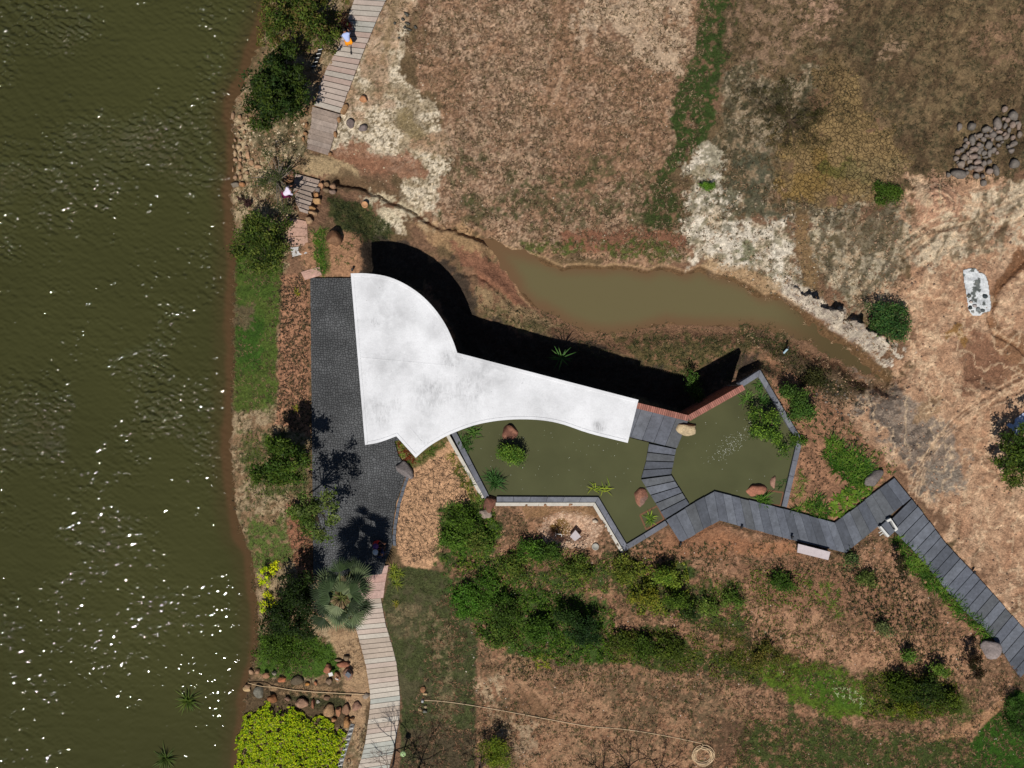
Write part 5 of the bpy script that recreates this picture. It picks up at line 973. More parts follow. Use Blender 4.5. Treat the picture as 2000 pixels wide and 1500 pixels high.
for i, (x, y) in enumerate([(1631,1345),(1645,1346),(1657,1349),(1635,1357),(1648,1361),(1671,1353),(1682,1363),(1669,1368),(1682,1376),(1659,1362)]):
    rosette("white_leaf_plant", "white-leaved rosette plant on the bright lawn patch", "plant", x, y, 8, .19, [c(190,200,150),c(170,186,130)], "white-leaved rosettes on the bright lawn patch", lean=(1.0,1.45), wd=.05, droop=.1)
for i, (x, y) in enumerate([(1580,1137),(1600,1141),(1618,1145),(1592,1160),(1612,1160),(1634,1157),(1602,1174),(1628,1176),(1636,1198),(1622,1185),(1420,1160),(1400,1150)]):
    rosette("star_plant", "narrow-leaved star-shaped light green plant among dark seedlings", "plant", x, y, 18, .42, [c(112,128,48),c(90,110,42)], "star-shaped narrow-leaved plants", lean=(.9,1.45), wd=.045, droop=.2)
for x, y, lab in [(580,572,"upper yellow-leaved plant in the seedling bed west of the plaza"),(578,798,"lower yellow-leaved plant in the seedling bed west of the plaza"),(773,1178,"yellow-green plant on the lawn right of the fan palm")]:
    rosette("yellow_plant", lab, "plant", x, y, 22, .32, [c(150,138,44),c(120,120,44)], wd=.06)
for x, y in [(770,1125),(775,1140),(768,1110),(779,1120)]:
    rosette("yellow_shrublet", "yellow-green strap-leaved tuft by the south-east plaza corner", "plant", x, y, 35, .45, [c(108,124,40),c(142,148,52)], "yellow-green tufts at the plaza corner")

# ------------------------------------------------------------ fan palm
def fan_palm(px, py, hgt, R_):
    rng = np.random.default_rng(5); zc = hgt; X, Y = W(px, py, zc)
    root = empty("fan_palm", (X + .25, Y + .1, 0), "large grey-green fan palm standing between the plaza and the lower boardwalk", "palm tree")
    t = MB(); pts = [(X + .25, Y + .1, -.1), (X + .2, Y + .08, 1.5), (X + .06, Y + .03, hgt * .7), (X, Y, hgt)]
    t.tube(pts, [.20, .17, .16, .14], 10, c(92, 80, 66))
    for k in range(60):
        a = rng.uniform(0, 6.28); z = rng.uniform(hgt - 1.2, hgt - .3); t.tube([(X + .14 * math.cos(a), Y + .14 * math.sin(a), z), (X + .3 * math.cos(a), Y + .3 * math.sin(a), z + .05)], [.03, .015], 4, c(62, 54, 42))
    t.build("trunk", bark_m, root)
    nf = 34
    for i in range(nf):
        az = i * 2.39996 + rng.uniform(-.2, .2); el = rng.uniform(-.6, .35) if i > 8 else rng.uniform(.5, 1.1); if_ = .75 if i <= 8 else 1
        L_ = R_ * (rng.uniform(.12, .4) if i % 3 == 0 else rng.uniform(.42, .72)) * if_; d = np.array([math.cos(az) * math.cos(el), math.sin(az) * math.cos(el), math.sin(el)])
        p0 = np.array([X, Y, zc]); p1 = p0 + d * L_ + np.array([0, 0, -.12 * L_]); pm = MB(); pm.tube([tuple(p0), tuple((p0 + p1) / 2 + np.array([0, 0, .08])), tuple(p1)], [.025, .018, .012], 4, c(120, 128, 70))
        ns = 18; fr = R_ * rng.uniform(.34, .52); hd = np.array([d[0], d[1], 0]); hd /= np.linalg.norm(hd); sd = np.array([-hd[1], hd[0], 0]); tilt = rng.uniform(.0, .5) + max(0, -el) * .5; roll = rng.uniform(-.9, .9)
        V = []; F = []; C = []; base = np.array(random.choice([c(102, 116, 78), c(66, 84, 50), c(128, 138, 100), c(48, 62, 36)]))
        for k in range(ns):
            th = (k / (ns - 1) - .5) * 2.5; l = fr * (1 - .12 * abs(th)) * rng.uniform(.9, 1.08); dr = hd * math.cos(th) + sd * math.sin(th); zt = -tilt * math.cos(th) * .6 + roll * math.sin(th) * .5
            w_ = l * 2.5 / ns * .36; s2 = np.cross(dr, [0, 0, 1]); o = len(V); fold = .02 if k % 2 else -.02
            m_ = p1 + dr * l * .58 + np.array([0, 0, zt * l * .58 + fold]); e = p1 + dr * l + np.array([0, 0, zt * l - .22 * l])
            V += [p1 - s2 * .012, p1 + s2 * .012, m_ + s2 * w_ * .8, m_ - s2 * w_ * .8, e]; cc = np.clip(base * rng.uniform(.8, 1.2), 0, 1); C += [cc * .9] * 4 + [cc * 1.4 + .04]; F.append((o, o + 1, o + 2, o + 3)); F.append((o + 3, o + 2, o + 4))
        pm.add(V, F); pm.c[-len(V):] = [tuple(q) for q in C]; pm.build("frond", leafm, root)
fan_palm(667, 1166, 4.6, 2.15)

# ------------------------------------------------------------ bare trees
def bare_tree(label, px, py, hgt, col, seed, lean=(0, 0), n=5):
    rng = random.Random(seed); X, Y, z = place(px, py); X, Y, z = float(X), float(Y), float(z); root = empty("bare_tree", (X, Y, z), label, "bare tree", "leafless trees along the bottom edge")
    t = MB(); br = MB(); top = Vector((X + lean[0], Y + lean[1], z + hgt * .4)); t.tube([(X, Y, z - .1), tuple(top)], [.07, .05], 7, col)
    def grow(p, d, l, r, k):
        e = p + d * l; m_ = (p + e) / 2 + Vector((rng.uniform(-1, 1), rng.uniform(-1, 1), rng.uniform(-1, 1))) * l * .08; br.tube([tuple(p), tuple(m_), tuple(e)], [r, r * .85, r * .7], 5, col, False)
        if k == 0: return
        for _ in range(rng.choice([2, 3, 3])):
            q = (d + Vector((rng.uniform(-1, 1), rng.uniform(-1, 1), rng.uniform(-.5, .6))) * .75).normalized(); grow(e, q, l * rng.uniform(.62, .82), r * .62, k - 1)
    for i in range(n):
        a = i * 6.283 / n + rng.uniform(-.4, .4); grow(top, Vector((math.cos(a) * .7, math.sin(a) * .7, .75)).normalized(), hgt * .24, .035, 4)
    t.build("trunk", bark_m, root); br.build("branches", bark_m, root)
bare_tree("leafless pale-barked tree overhanging the bottom end of the lower boardwalk", 768, 1494, 3.6, c(140, 124, 112), 3, (-.1, .1))
bare_tree("leafless dark tree at the bottom edge right of the lower boardwalk", 812, 1516, 3.8, c(72, 60, 52), 8, (.1, .1))
bare_tree("leafless tree at the bottom edge, left of the middle pair", 1168, 1530, 3.0, c(84, 70, 62), 12)
bare_tree("leafless tree at the bottom edge, right of the middle pair", 1222, 1520, 3.0, c(78, 66, 58), 15)
bare_tree("leafless twiggy tree at the bottom edge below the hose", 1280, 1524, 2.8, c(70, 60, 54), 21)
bare_tree("slender leafless tree at the bottom edge beside the yellow-green bush", 936, 1500, 2.6, c(84, 72, 64), 25)

# ------------------------------------------------------------ uncountable cover: turf, weeds, seedlings
name_ex = False
def scatter(poly, dens, rng, thr=None, grid=None, gthr=.5):
    P = np.array(poly, float); a0, a1, b0, b1 = P[:, 0].min(), P[:, 0].max(), P[:, 1].min(), P[:, 1].max(); n = int((a1 - a0) * (b1 - b0) / S / S * dens)
    x = rng.uniform(a0, a1, n); y = rng.uniform(b0, b1, n); k = sdist(x, y, poly) + (fbm(x, y, 25, 3, 4) - .5) * 14 > 0
    k &= sdist(x, y, blob(1635, 320, 105, 85)) < 0 if name_ex else True
    if thr is not None: k &= fbm(x, y, thr[0], 3, thr[2] if len(thr) > 2 else 4) > thr[1]
    x, y = x[k], y[k]; X, Y, z = place(x, y)
    if grid is not None:
        k = gsample(grid, X, Y) > gthr * rng.uniform(.5, 1.3, len(X)); X, Y, z, x, y = X[k], Y[k], z[k], x[k], y[k]
    return np.stack([X, Y, z], 1), x, y
rng = np.random.default_rng(11)
def stuff(name, label, cat, parts, m=None): V, F, C = merge(parts); return tag(np_mesh(name, V, F, C, m or grassm_), label, cat, kind="stuff")
# turf wherever the ground is marked as grass, tinted like the ground below it
P, x, y = scatter([(440,-10),(2010,-10),(2010,1510),(440,1510)], 210, rng, None, GRID, .45)
base = gsample(COLG, P[:, 0], P[:, 1]); n = len(P)
C = base * rng.uniform(.6, 1.45, (n, 1)); C[:, 0] *= rng.uniform(.8, 1.3, n)
stuff("grass", "short green turf in patches on both sides of the water", "grass", [blades(P, rng.uniform(0, 6.28, n), rng.uniform(.3, 1.25, n), rng.uniform(.07, .17, n), rng.uniform(.014, .03, n), .25, C, 2)])
# dry tufts and weeds all over the brown field and spoil
parts = []; name_ex = True
for poly, dens, cols in [([(740,-10),(1400,-10),(1340,510),(1100,510),(860,440),(880,250)], 62, [c(140,112,86),c(110,92,66),c(90,84,54),c(76,60,44),c(184,156,126)]), ([(1400,-10),(2010,-10),(2010,340),(1500,420),(1400,430)], 48, [c(96,84,58),c(74,72,46),c(120,100,72),c(60,52,36)]),
                         ([(1350,320),(1760,340),(1760,760),(1650,860),(1400,640)], 24, [c(150,118,90),c(120,96,72),c(84,82,54),c(200,168,134)]), ([(870,1100),(1740,1040),(2010,1300),(2010,1510),(780,1510)], 60, [c(140,104,78),c(100,84,58),c(80,84,44),c(66,54,40),c(180,140,108)]),
                         ([(450,200),(610,200),(610,1500),(450,1500)], 40, [c(120,100,70),c(88,86,50),c(150,124,92),c(70,60,42)]), ([(900,560),(1500,660),(1700,780),(1340,740),(1100,680)], 30, [c(84,80,50),c(110,96,66),c(64,66,38)])]:
    P, x, y = scatter(poly, dens, rng, (16, .45)); n = len(P); k = 4; PP = np.repeat(P, k, 0) + np.concatenate([rng.normal(size=(n * k, 2)) * .03, np.zeros((n * k, 1))], 1)
    parts.append(blades(PP, rng.uniform(0, 6.28, n * k), rng.uniform(.5, 1.4, n * k), rng.uniform(.08, .20, n * k), rng.uniform(.02, .045, n * k), .2, np.repeat(vary(cols, n, rng), k, 0), 2))
stuff("dry_weeds", "dry brown tufts and low weeds scattered over the bare earth", "weeds", parts)
name_ex = False
# leafy undergrowth that knits the planting together
parts = []
for poly, dens, cols, sz, hm in [([(868,1000),(960,985),(985,1060),(900,1130),(860,1095)], 130, [c(70,100,34),c(52,80,28),c(92,116,44)], .06, .35), ([(890,1100),(1060,1055),(1190,1095),(1190,1165),(1100,1150),(960,1140)], 110, [c(70,98,36),c(56,80,30),c(100,116,48)], .055, .35),
        ([(875,1145),(960,1125),(1100,1165),(1200,1190),(1195,1290),(1060,1300),(1000,1270),(930,1240)], 190, [c(60,92,30),c(48,76,26),c(80,108,38)], .06, .4), ([(1180,1235),(1330,1225),(1400,1260),(1490,1290),(1480,1335),(1300,1310),(1180,1295)], 130, [c(76,90,32),c(60,74,26),c(92,104,42)], .055, .35),
        ([(1190,1090),(1340,1095),(1355,1205),(1240,1200)], 150, [c(96,112,44),c(70,90,34),c(120,126,56)], .07, .5), ([(1340,1125),(1450,1140),(1470,1230),(1350,1225)], 60, [c(74,94,40),c(96,108,54)], .055, .25), ([(1460,1110),(1580,1110),(1590,1190),(1480,1180)], 70, [c(70,94,38),c(90,108,46)], .06, .3),
        ([(1400,1235),(1500,1260),(1620,1300),(1540,1335),(1420,1300)], 100, [c(88,88,38),c(70,76,32)], .05, .25), ([(1690,1310),(1860,1315),(1880,1390),(1780,1410),(1680,1400)], 150, [c(72,84,28),c(56,72,24),c(98,106,40)], .055, .35), ([(470,470),(555,470),(555,540),(460,540)], 120, [c(72,96,34),c(56,80,28)], .055, .35),
        ([(470,840),(600,860),(600,950),(480,980)], 80, [c(84,100,44),c(66,84,34)], .05, .25), ([(505,1235),(640,1245),(655,1290),(520,1305)], 150, [c(70,96,30),c(56,84,26)], .05, .3), ([(450,380),(560,320),(570,430),(480,440)], 50, [c(76,88,50),c(60,72,40)], .05, .3),
        ([(500,-10),(690,-10),(650,90),(560,110),(500,90)], 130, [c(84,96,44),c(66,84,34),c(104,98,58)], .06, .5), ([(1640,860),(1760,880),(1740,930),(1690,900)], 30, [c(80,104,44)], .06, .2), ([(1350,1110),(1480,1130),(1600,1220),(1640,1290),(1500,1260),(1360,1230)], 45, [c(74,88,40),c(60,70,32),c(96,104,54)], .05, .25), ([(1640,1120),(1760,1130),(1860,1260),(1880,1340),(1700,1290),(1600,1200)], 26, [c(70,78,40),c(56,60,34),c(90,96,52)], .05, .25), ([(980,1290),(1400,1310),(1440,1360),(1200,1340),(1000,1320)], 40, [c(74,84,40),c(58,66,32)], .05, .2), ([(1440,1395),(1900,1440),(1900,1500),(1430,1500)], 50, [c(62,84,36),c(78,94,42)], .045, .15), ([(1480,655),(1560,690),(1640,730),(1700,760),(1640,770),(1560,735),(1490,690)], 60, [c(58,62,38),c(74,72,44),c(46,50,30)], .05, .25), ([(1535,745),(1590,760),(1580,830),(1560,850)], 70, [c(72,98,38),c(56,80,30)], .055, .3)]:
    P, x, y = scatter(poly, dens * 1.7, rng, (13, .44, 6)); n = len(P); P[:, 2] += hm * fbm(x, y, 9, 3, 2) ** 2 * 2.4 * rng.uniform(.3, 1, n); parts.append(leaves(P, sz, np.clip(vary(cols, n, rng, .4) * np.array([1.4, 1.3, .85]), 0, .9), rng, .9, .45))
stuff("undergrowth", "low leafy undergrowth filling the gaps between the shrubs", "undergrowth", parts, leafm)
# pebbles and clods
def pebbles(name, label, regions):
    V0, F0 = ico(1); parts = []
    for poly, dens, s0, s1, cols in regions:
        P, x, y = scatter(poly, dens, rng, (12, .42, 9)); n = len(P); s_ = s0 + (s1 - s0) * rng.random(n) ** 3; a = rng.uniform(0, 6.28, n)
        sc_ = np.stack([s_ * rng.uniform(.7, 1.3, n), s_ * rng.uniform(.7, 1.3, n), s_ * .7], 1); Vv = V0[None] * sc_[:, None]; ca_, sa_ = np.cos(a)[:, None], np.sin(a)[:, None]
        Vv = np.stack([Vv[..., 0] * ca_ - Vv[..., 1] * sa_, Vv[..., 0] * sa_ + Vv[..., 1] * ca_, Vv[..., 2]], -1) + P[:, None]; parts.append((Vv.reshape(-1, 3), [(F0[None] + (np.arange(n) * len(V0))[:, None, None]).reshape(-1, 3)], np.repeat(vary(cols, n, rng, .2), len(V0), 0)))
    V, F, C = merge(parts); return tag(np_mesh(name, V, F, C, rock_m), label, "gravel", kind="stuff")
pebbles("gravel", "loose pebbles, clods and crumbs of earth lying on the bare ground", [
    (blob(1115, 1035, 62, 38), 260, .012, .05, [c(196,160,134),c(170,134,110),c(214,190,164)]), ([(1350,320),(1560,420),(1760,560),(1740,690),(1350,510)], 18, .015, .07, [c(190,174,150),c(120,106,88),c(90,80,66)]),
    ([(1740,340),(2010,340),(2010,1250),(1800,960),(1640,850),(1600,780)], 10, .015, .08, [c(150,116,92),c(180,144,116),c(104,84,70)]), ([(640,150),(860,150),(880,400),(700,400)], 16, .012, .06, [c(200,180,150),c(120,100,76),c(160,136,106)]),
    ([(455,230),(600,230),(560,430),(455,400)], 30, .02, .10, [c(190,164,130),c(150,124,98),c(206,186,156)]), ([(1560,700),(1700,780),(1860,900),(1740,870),(1600,780)], 30, .015, .09, [c(110,98,88),c(80,72,64),c(140,126,112)]), ([(900,560),(1080,620),(1500,650),(1500,700),(1000,640)], 14, .012, .06, [c(150,118,92),c(110,84,64)]),
    ([(870,1100),(1740,1040),(2010,1300),(2010,1510),(940,1510)], 6, .012, .05, [c(170,130,100),c(120,90,70),c(210,196,180)]), ([(760,0),(1380,0),(1340,510),(900,440)], 7, .012, .05, [c(170,140,112),c(110,86,66),c(206,190,170)])])
# seedlings in rows, ground-cover beds, vines
def seedlings(name, label, regions, m=None):
    parts = []
    for poly, sp, k, L_, wd, cols, lean in regions:
        P0 = np.array(poly, float); xs, ys = np.meshgrid(np.arange(P0[:, 0].min(), P0[:, 0].max(), sp), np.arange(P0[:, 1].min(), P0[:, 1].max(), sp * .9), indexing='ij')
        xs = xs + (np.arange(xs.shape[1]) % 2)[None] * sp * .5; x = xs.ravel() + rng.normal(size=xs.size) * sp * .18; y = ys.ravel() + rng.normal(size=xs.size) * sp * .18; q = (sdist(x, y, poly) > 0) & (rng.random(len(x)) < .9); x, y = x[q], y[q]
        X, Y, z = place(x, y); P = np.stack([X, Y, z], 1); n = len(P); PP = np.repeat(P, k, 0); PP[:, :2] += rng.normal(size=(n * k, 2)) * L_ * .15
        parts.append(blades(PP, rng.uniform(0, 6.28, n * k), rng.uniform(*lean, n * k), L_ * rng.uniform(.6, 1.2, n * k), wd * rng.uniform(.7, 1.3, n * k), .25, np.repeat(vary(cols, n, rng, .3), k, 0), 2))
    return stuff(name, label, "ground cover", parts, m)
seedlings("seedlings", "rows of small dark seedlings planted in the bare brown beds", [
    ([(546,535),(602,545),(603,850),(545,840)], 6.5, 7, .19, .035, [c(60,52,42),c(80,64,50),c(52,56,34),c(96,80,58)], (.3, 1.2)), ([(575,985),(606,985),(610,1120),(590,1110)], 7, 7, .19, .035, [c(60,50,38),c(70,66,40)], (.3, 1.2)),
    ([(1640,1110),(1760,1110),(1840,1220),(1760,1230),(1660,1210)], 10, 9, .22, .05, [c(44,48,30),c(60,60,38)], (.2, 1.1)), ([(1740,1190),(1880,1250),(1880,1340),(1790,1300),(1740,1260)], 11, 7, .22, .04, [c(64,64,40),c(84,80,52),c(52,54,34)], (.3, 1.2)),
    ([(1560,880),(1600,860),(1620,960),(1560,970)], 8, 6, .13, .03, [c(64,54,40),c(52,56,36)], (.3, 1.2)), ([(970,1000),(1020,1000),(1040,1050),(980,1060)], 8, 7, .16, .03, [c(80,70,48),c(66,76,40)], (.3, 1.2)),
    ([(1170,1050),(1290,1050),(1300,1110),(1190,1110)], 11, 8, .2, .035, [c(84,76,52),c(66,70,42)], (.3, 1.2)), ([(985,1275),(1040,1290),(1050,1330),(990,1330)], 11, 8, .2, .04, [c(50,54,34),c(84,90,50)], (.3, 1.2)), ([(1450,1085),(1555,1095),(1640,1100),(1660,1130),(1500,1130)], 11, 8, .2, .04, [c(64,76,38),c(80,86,46),c(54,56,34)], (.3, 1.3)), ([(1575,800),(1640,810),(1720,880),(1640,870),(1585,860)], 13, 8, .24, .05, [c(60,78,36),c(84,96,48),c(50,54,34)], (.3, 1.3)), ([(1240,1060),(1420,1060),(1440,1110),(1260,1120)], 12, 8, .2, .04, [c(70,72,42),c(60,70,36)], (.3, 1.3)), ([(1350,1160),(1480,1200),(1560,1240),(1500,1260),(1360,1230)], 10, 9, .2, .035, [c(70,88,40),c(88,96,50),c(56,62,36)], (.3, 1.3)), ([(690,1425),(722,1410),(716,1470),(700,1480)], 7, 5, .14, .03, [c(60,46,38)], (.3, 1.2))])
seedlings("creeper", "wiry dark creeper stems on the sandy bed between plaza and pond", [([(800,925),(868,885),(935,965),(868,1000),(860,1090),(800,1105),(772,1062),(780,985)], 8, 6, .30, .022, [c(84,64,48),c(110,90,64),c(70,56,44)], (1.0, 1.5)), ([(655,1260),(705,1235),(715,1300),(700,1320)], 8, 6, .25, .02, [c(110,84,56),c(90,70,50)], (1.0, 1.5))])
S1 = [c(84, 118, 36), c(66, 102, 30), c(104, 132, 46), c(54, 84, 28)]
seedlings("strap_leaf_bed", "thick beds of bright strap-leaved plants beside the slate walkway", [
    (catmull([(1620,855),(1660,870),(1710,920),(1700,950),(1650,940),(1615,890)], 3), 9, 15, .55, .06, S1, (.5, 1.35)), ([(1745,1045),(1762,1048),(1850,1145),(1940,1240),(1925,1252),(1830,1160),(1770,1105)], 8, 14, .50, .05, S1, (.5, 1.35)),
    ([(1565,985),(1600,960),(1625,1015),(1540,992)], 9, 14, .46, .05, S1, (.5, 1.35)), ([(1560,910),(1572,912),(1572,960),(1545,985)], 10, 12, .34, .03, [c(100,122,48),c(120,136,60)], (.5, 1.35)), ([(1620,975),(1680,940),(1705,955),(1650,1010),(1630,1015)], 10, 9, .36, .13, [c(96,124,36),c(76,106,32),c(112,138,44)], (.8, 1.4)),
    ([(612,450),(632,450),(638,535),(620,538)], 7, 13, .36, .035, S1, (.5, 1.35)), ([(868,890),(884,880),(940,968),(922,985),(905,950)], 8, 13, .28, .035, [c(100,108,40),c(134,130,50),c(80,96,36)], (.5, 1.35)), ([(765,862),(785,858),(812,898),(800,915),(780,890)], 7, 12, .26, .05, [c(80,104,38),c(110,124,48),c(120,60,36)], (.5, 1.35)), ([(815,895),(850,870),(872,868),(850,885),(815,905)], 7, 12, .26, .04, [c(80,104,38),c(104,120,48)], (.5, 1.35)),
    ([(862,995),(945,975),(950,1000),(910,1035),(866,1040)], 9, 14, .52, .05, [c(84,110,42),c(66,92,36),c(108,128,54)], (.5, 1.35)), ([(650,445),(690,460),(690,515),(655,530)], 13, 8, .25, .03, [c(90,100,50)], (.5, 1.3))], leafm)
seedlings("bank_scrub", "tangled green scrub along the canal banks and on the slope north of the steps", [
    ([(640,388),(700,398),(762,440),(762,468),(700,470),(655,432)], 6, 12, .26, .025, [c(70,78,40),c(88,88,52),c(50,62,32)], (.4, 1.4)), ([(1210,665),(1300,655),(1465,668),(1470,690),(1390,700),(1345,740),(1270,705)], 9, 10, .22, .03, [c(72,84,42),c(96,92,58),c(58,66,36)], (.4, 1.4)),
    ([(950,600),(1050,640),(1060,655),(960,622),(928,590)], 9, 9, .2, .03, [c(76,80,46),c(104,92,64)], (.4, 1.4)), ([(1445,610),(1480,600),(1560,690),(1520,700),(1440,650)], 8, 10, .28, .022, [c(58,68,34),c(72,84,42)], (.4, 1.4)), ([(1480,200),(1560,150),(1600,200),(1590,280),(1520,290)], 10, 9, .26, .02, [c(48,50,34),c(70,68,46)], (.5, 1.45)),
    ([(1545,700),(1620,742),(1680,790),(1640,800),(1560,760)], 9, 9, .2, .03, [c(44,48,32),c(60,60,40)], (.4, 1.4)), ([(455,240),(600,235),(570,420),(470,430)], 14, 7, .18, .03, [c(70,78,44),c(90,90,58)], (.4, 1.4)), ([(470,830),(600,850),(600,960),(480,1000)], 10, 9, .22, .03, [c(80,96,48),c(110,112,66),c(60,76,36)], (.4, 1.4)),
    ([(1700,870),(1745,910),(1750,935),(1790,1000),(1740,930)], 15, 8, .2, .05, [c(70,90,40)], (.4, 1.3)), ([(1650,850),(1700,860),(1730,900),(1690,900)], 15, 8, .25, .05, [c(70,96,40),c(50,62,32)], (.4, 1.3))])
# lime hedge
hp = [(500,1385),(520,1368),(555,1380),(575,1378),(600,1395),(632,1400),(655,1420),(680,1432),(672,1470),(668,1520),(455,1520),(463,1450),(475,1400)]
P, x, y = scatter(hp, 620, rng); n = len(P); edge = sstep(0, 18, sdist(x, y, hp)); hh = (.25 + .5 * fbm(x, y, 14, 3, 3)) * (.4 + .6 * edge); P[:, 2] = P[:, 2] + hh * rng.uniform(.35, 1, n) ** .6
k = fbm(x, y, 7, 2, 8) > .33 + .16 * (1 - edge); P = P[k]; n = len(P); hx, hy, hz = float(P[:, 0].mean()), float(P[:, 1].mean()), float(P[:, 2].min())
hr = empty("lime_hedge", (hx, hy, hz), "broad lime yellow hedge carpeting the bank at the bottom of the lake shore", "hedge")
V, F, C = leaves(P, .062, vary(LM_ + [c(110, 140, 24)], n, rng, .2), rng, 1.2, .6); np_mesh("leaves", V, F, C, leafm, hr)
tb = MB()
for q in range(0, n, 120):
    p = P[q]; tb.tube([(p[0], p[1], p[2] - .5), tuple(p)], [.012, .006], 4, c(90, 76, 50), False)
tb.build("stems", bark_m, hr)
# underside litter of the lime hedge is dark earth: part of the painted ground

for x, y, a, b_, lab in [(597,215,4,9,"tall brown stone at the left top of the old plank path"),(598,245,4,6,"upper orange stone left of the old plank path"),(596,261,5,5,"middle orange stone left of the old plank path"),(592,271,4,5,"lowest orange stone left of the old plank path"),(662,233,5,8,"brown stone at the right edge of the old plank path"),(655,262,4,9,"long brown stone right of the old plank path"),(644,300,5,5,"tan stone at the lower right corner of the old plank path")]:
    rock(x, y, a, b_, 0, .28, c(150, 112, 78), lab, "stone", name="stone", sub=2, blocky=.5)
for x, y, a, b_, lab in [(794,28,7,4,"uppermost"),(787,38,5,3,"second"),(796,46,7,2,"long flat"),(790,53,4,3,"lower left"),(798,57,8,2,"lowest long"),(811,53,5,4,"rightmost dark"),(771,45,4,3,"leftmost round"),(779,74,3,3,"lone southern")]:
    rock(x, y, a, b_, .5, .22, c(84, 82, 74), f"{lab} piece of dark rubble on the sandy track beside the upper boardwalk", "rubble", "dark rubble on the sandy track", name="rubble", sub=2, blocky=.8)
r2 = np.random.default_rng(3); fx = np.concatenate([r2.uniform(930, 1240, 60), 1430 + r2.normal(size=210) * 22, r2.uniform(1330, 1540, 30)]); fy = np.concatenate([r2.uniform(840, 960, 60), 865 - (fx[60:270] - 1430) * .8 + r2.normal(size=210) * 12, r2.uniform(800, 960, 30)]); q = sdist(fx, fy, POND) > 6; fx, fy = fx[q], fy[q]; X, Y = W(fx, fy, PZ); PP = np.stack([X, Y, np.full(len(X), PZ + .012)], 1)  # dense eastern band is sun glitter set out as pale flecks, others debris
stuff("pond_specks", "pale specks on the green pond, for floating debris and sun glitter", "specks", [leaves(PP, .022, vary([c(200,204,190),c(180,186,160),c(214,214,206)], len(PP), r2, .1), r2, 9, .7)], leafm)
# ------------------------------------------------------------ small built things
conc2 = mat("pinkish_concrete", c(196, 184, 184), .8, noise=((4, .08), (25, .1)), bump=(40, .004))
white_m = mat("white_paint", c(214, 212, 206), .5, noise=((10, .06),)); black_m = mat("black_metal", c(22, 22, 24), .45, spec=.5); slab_m = mat("grey_slab", c(92, 96, 104), .6, noise=((5, .12), (30, .12)))
def quad_prism(name, px, z0, z1, m, parent=None, bevel=.012):
    mb = MB(); mb.prism([W(x, y, z1) for x, y in px], z0, z1, (1, 1, 1), bevel); return mb.build(name, m, parent)
bx, by = W(1590, 1077, .3); bench = empty("bench", (bx, by, .05), "pale pinkish concrete bench along the slate walkway", "bench")
quad_prism("seat", [(1559,1062),(1622,1078),(1618,1094),(1557,1079)], .42, .52, conc2, bench)
for a in (.12, .88):
    p = [(1559 + 63 * a - 2, 1063 + 16 * a), (1559 + 63 * a + 4, 1064.5 + 16 * a), (1557 + 61 * a + 4, 1077 + 15 * a), (1557 + 61 * a - 2, 1076 + 15 * a)]; quad_prism("leg", p, -.1, .42, conc2, bench)
sx, sy = W(1735, 1030, .2); seat = empty("garden_bench", (sx, sy, .1), "slate bench between two white concrete arms at the walkway bend", "bench")
quad_prism("seat_slab", [(1721,1026),(1733,1016),(1748,1038),(1737,1048)], .05, .30, slab_m, seat)
for nm, ps in (("arm", [[(1732,1016),(1740,1012),(1742,1016),(1734,1020)], [(1739,1013),(1742.5,1016),(1754,1033),(1750,1035)], [(1747,1035),(1752,1032),(1754,1034),(1749,1038)]]), ("arm", [[(1718,1029),(1721,1027.5),(1737,1046),(1734,1049.5)], [(1734,1046),(1736.5,1045),(1737.5,1047),(1735,1049)]])):
    mb = MB()
    for i, p in enumerate(ps): mb.prism([W(x, y, .45) for x, y in p], -.1, .45 + .003 * i, (1, 1, 1), .006)
    mb.build(nm, white_m, seat)
# two little white pegs beside it
for i, (a, b_) in enumerate([((1716,1041),(1722,1037)), ((1718,1046),(1725,1041))]):
    mb = MB(); mb.tube([(*W(*a, .12), .12), (*W(*b_, .14), .14)], .025, 6); tag(mb.build("peg", white_m), f"{'upper' if i == 0 else 'lower'} white peg lying left of the slate seat", "peg", "white pegs by the slate seat")
# square hatch, round lid, white frame, tray
hx_ = [(1124,1035),(1135,1048),(1123,1057),(1113,1048)]; quad_prism("tile", hx_, -.2, .08, mat("pale_tile", c(186, 176, 178), .6, noise=((6, .08),))); tag(bpy.data.objects["tile"], "square pale tile lying on the gravel by the muddy pit", "tile")
def disc(name, px, py, r, z0, z1, m, label, cat, ring=None, n=28):
    mb = MB(); X, Y = W(px, py, z1); prof = [(r, z0), (r, z1 - .02), (r - .02, z1), (r * .8, z1 + .004), (r * .78, z1 - .012), (.001, z1 - .012)] if ring else [(r * .9, z0), (r, z1 - .04), (r * .97, z1), (r * .6, z1 + .03), (.001, z1 + .04)]; vs = []; fs = []
    for (q, z) in prof:
        for k in range(n): vs.append((X + q * math.cos(6.2832 * k / n), Y + q * math.sin(6.2832 * k / n), z))
    for j in range(len(prof) - 1):
        for k in range(n): fs.append((j * n + k, j * n + (k + 1) % n, (j + 1) * n + (k + 1) % n, (j + 1) * n + k))
    mb.add(vs, fs); return tag(mb.build(name, m, smooth=True), label, cat)
disc("lid", 1163, 1068, .21, -.1, .14, mat("lid_grey", c(160, 156, 146), .6, noise=((8, .1),)), "round pale grey lid on the earth south of the pond", "lid", ring=True)
disc("plant_pot", 712, 399, .19, -.9, -.62, mat("pot_tan", c(196, 146, 104), .7, noise=((9, .12),)), "round tan pot standing alone on the slope above the plaza", "pot", ring=True)
disc("bucket_lid", 1815, 521, .14, -.5, -.3, mat("slate_lid", c(92, 90, 90), .7), "small round grey lid on the eastern earth", "lid")
mb = MB(); X, Y = W(1091, 1046, .1)
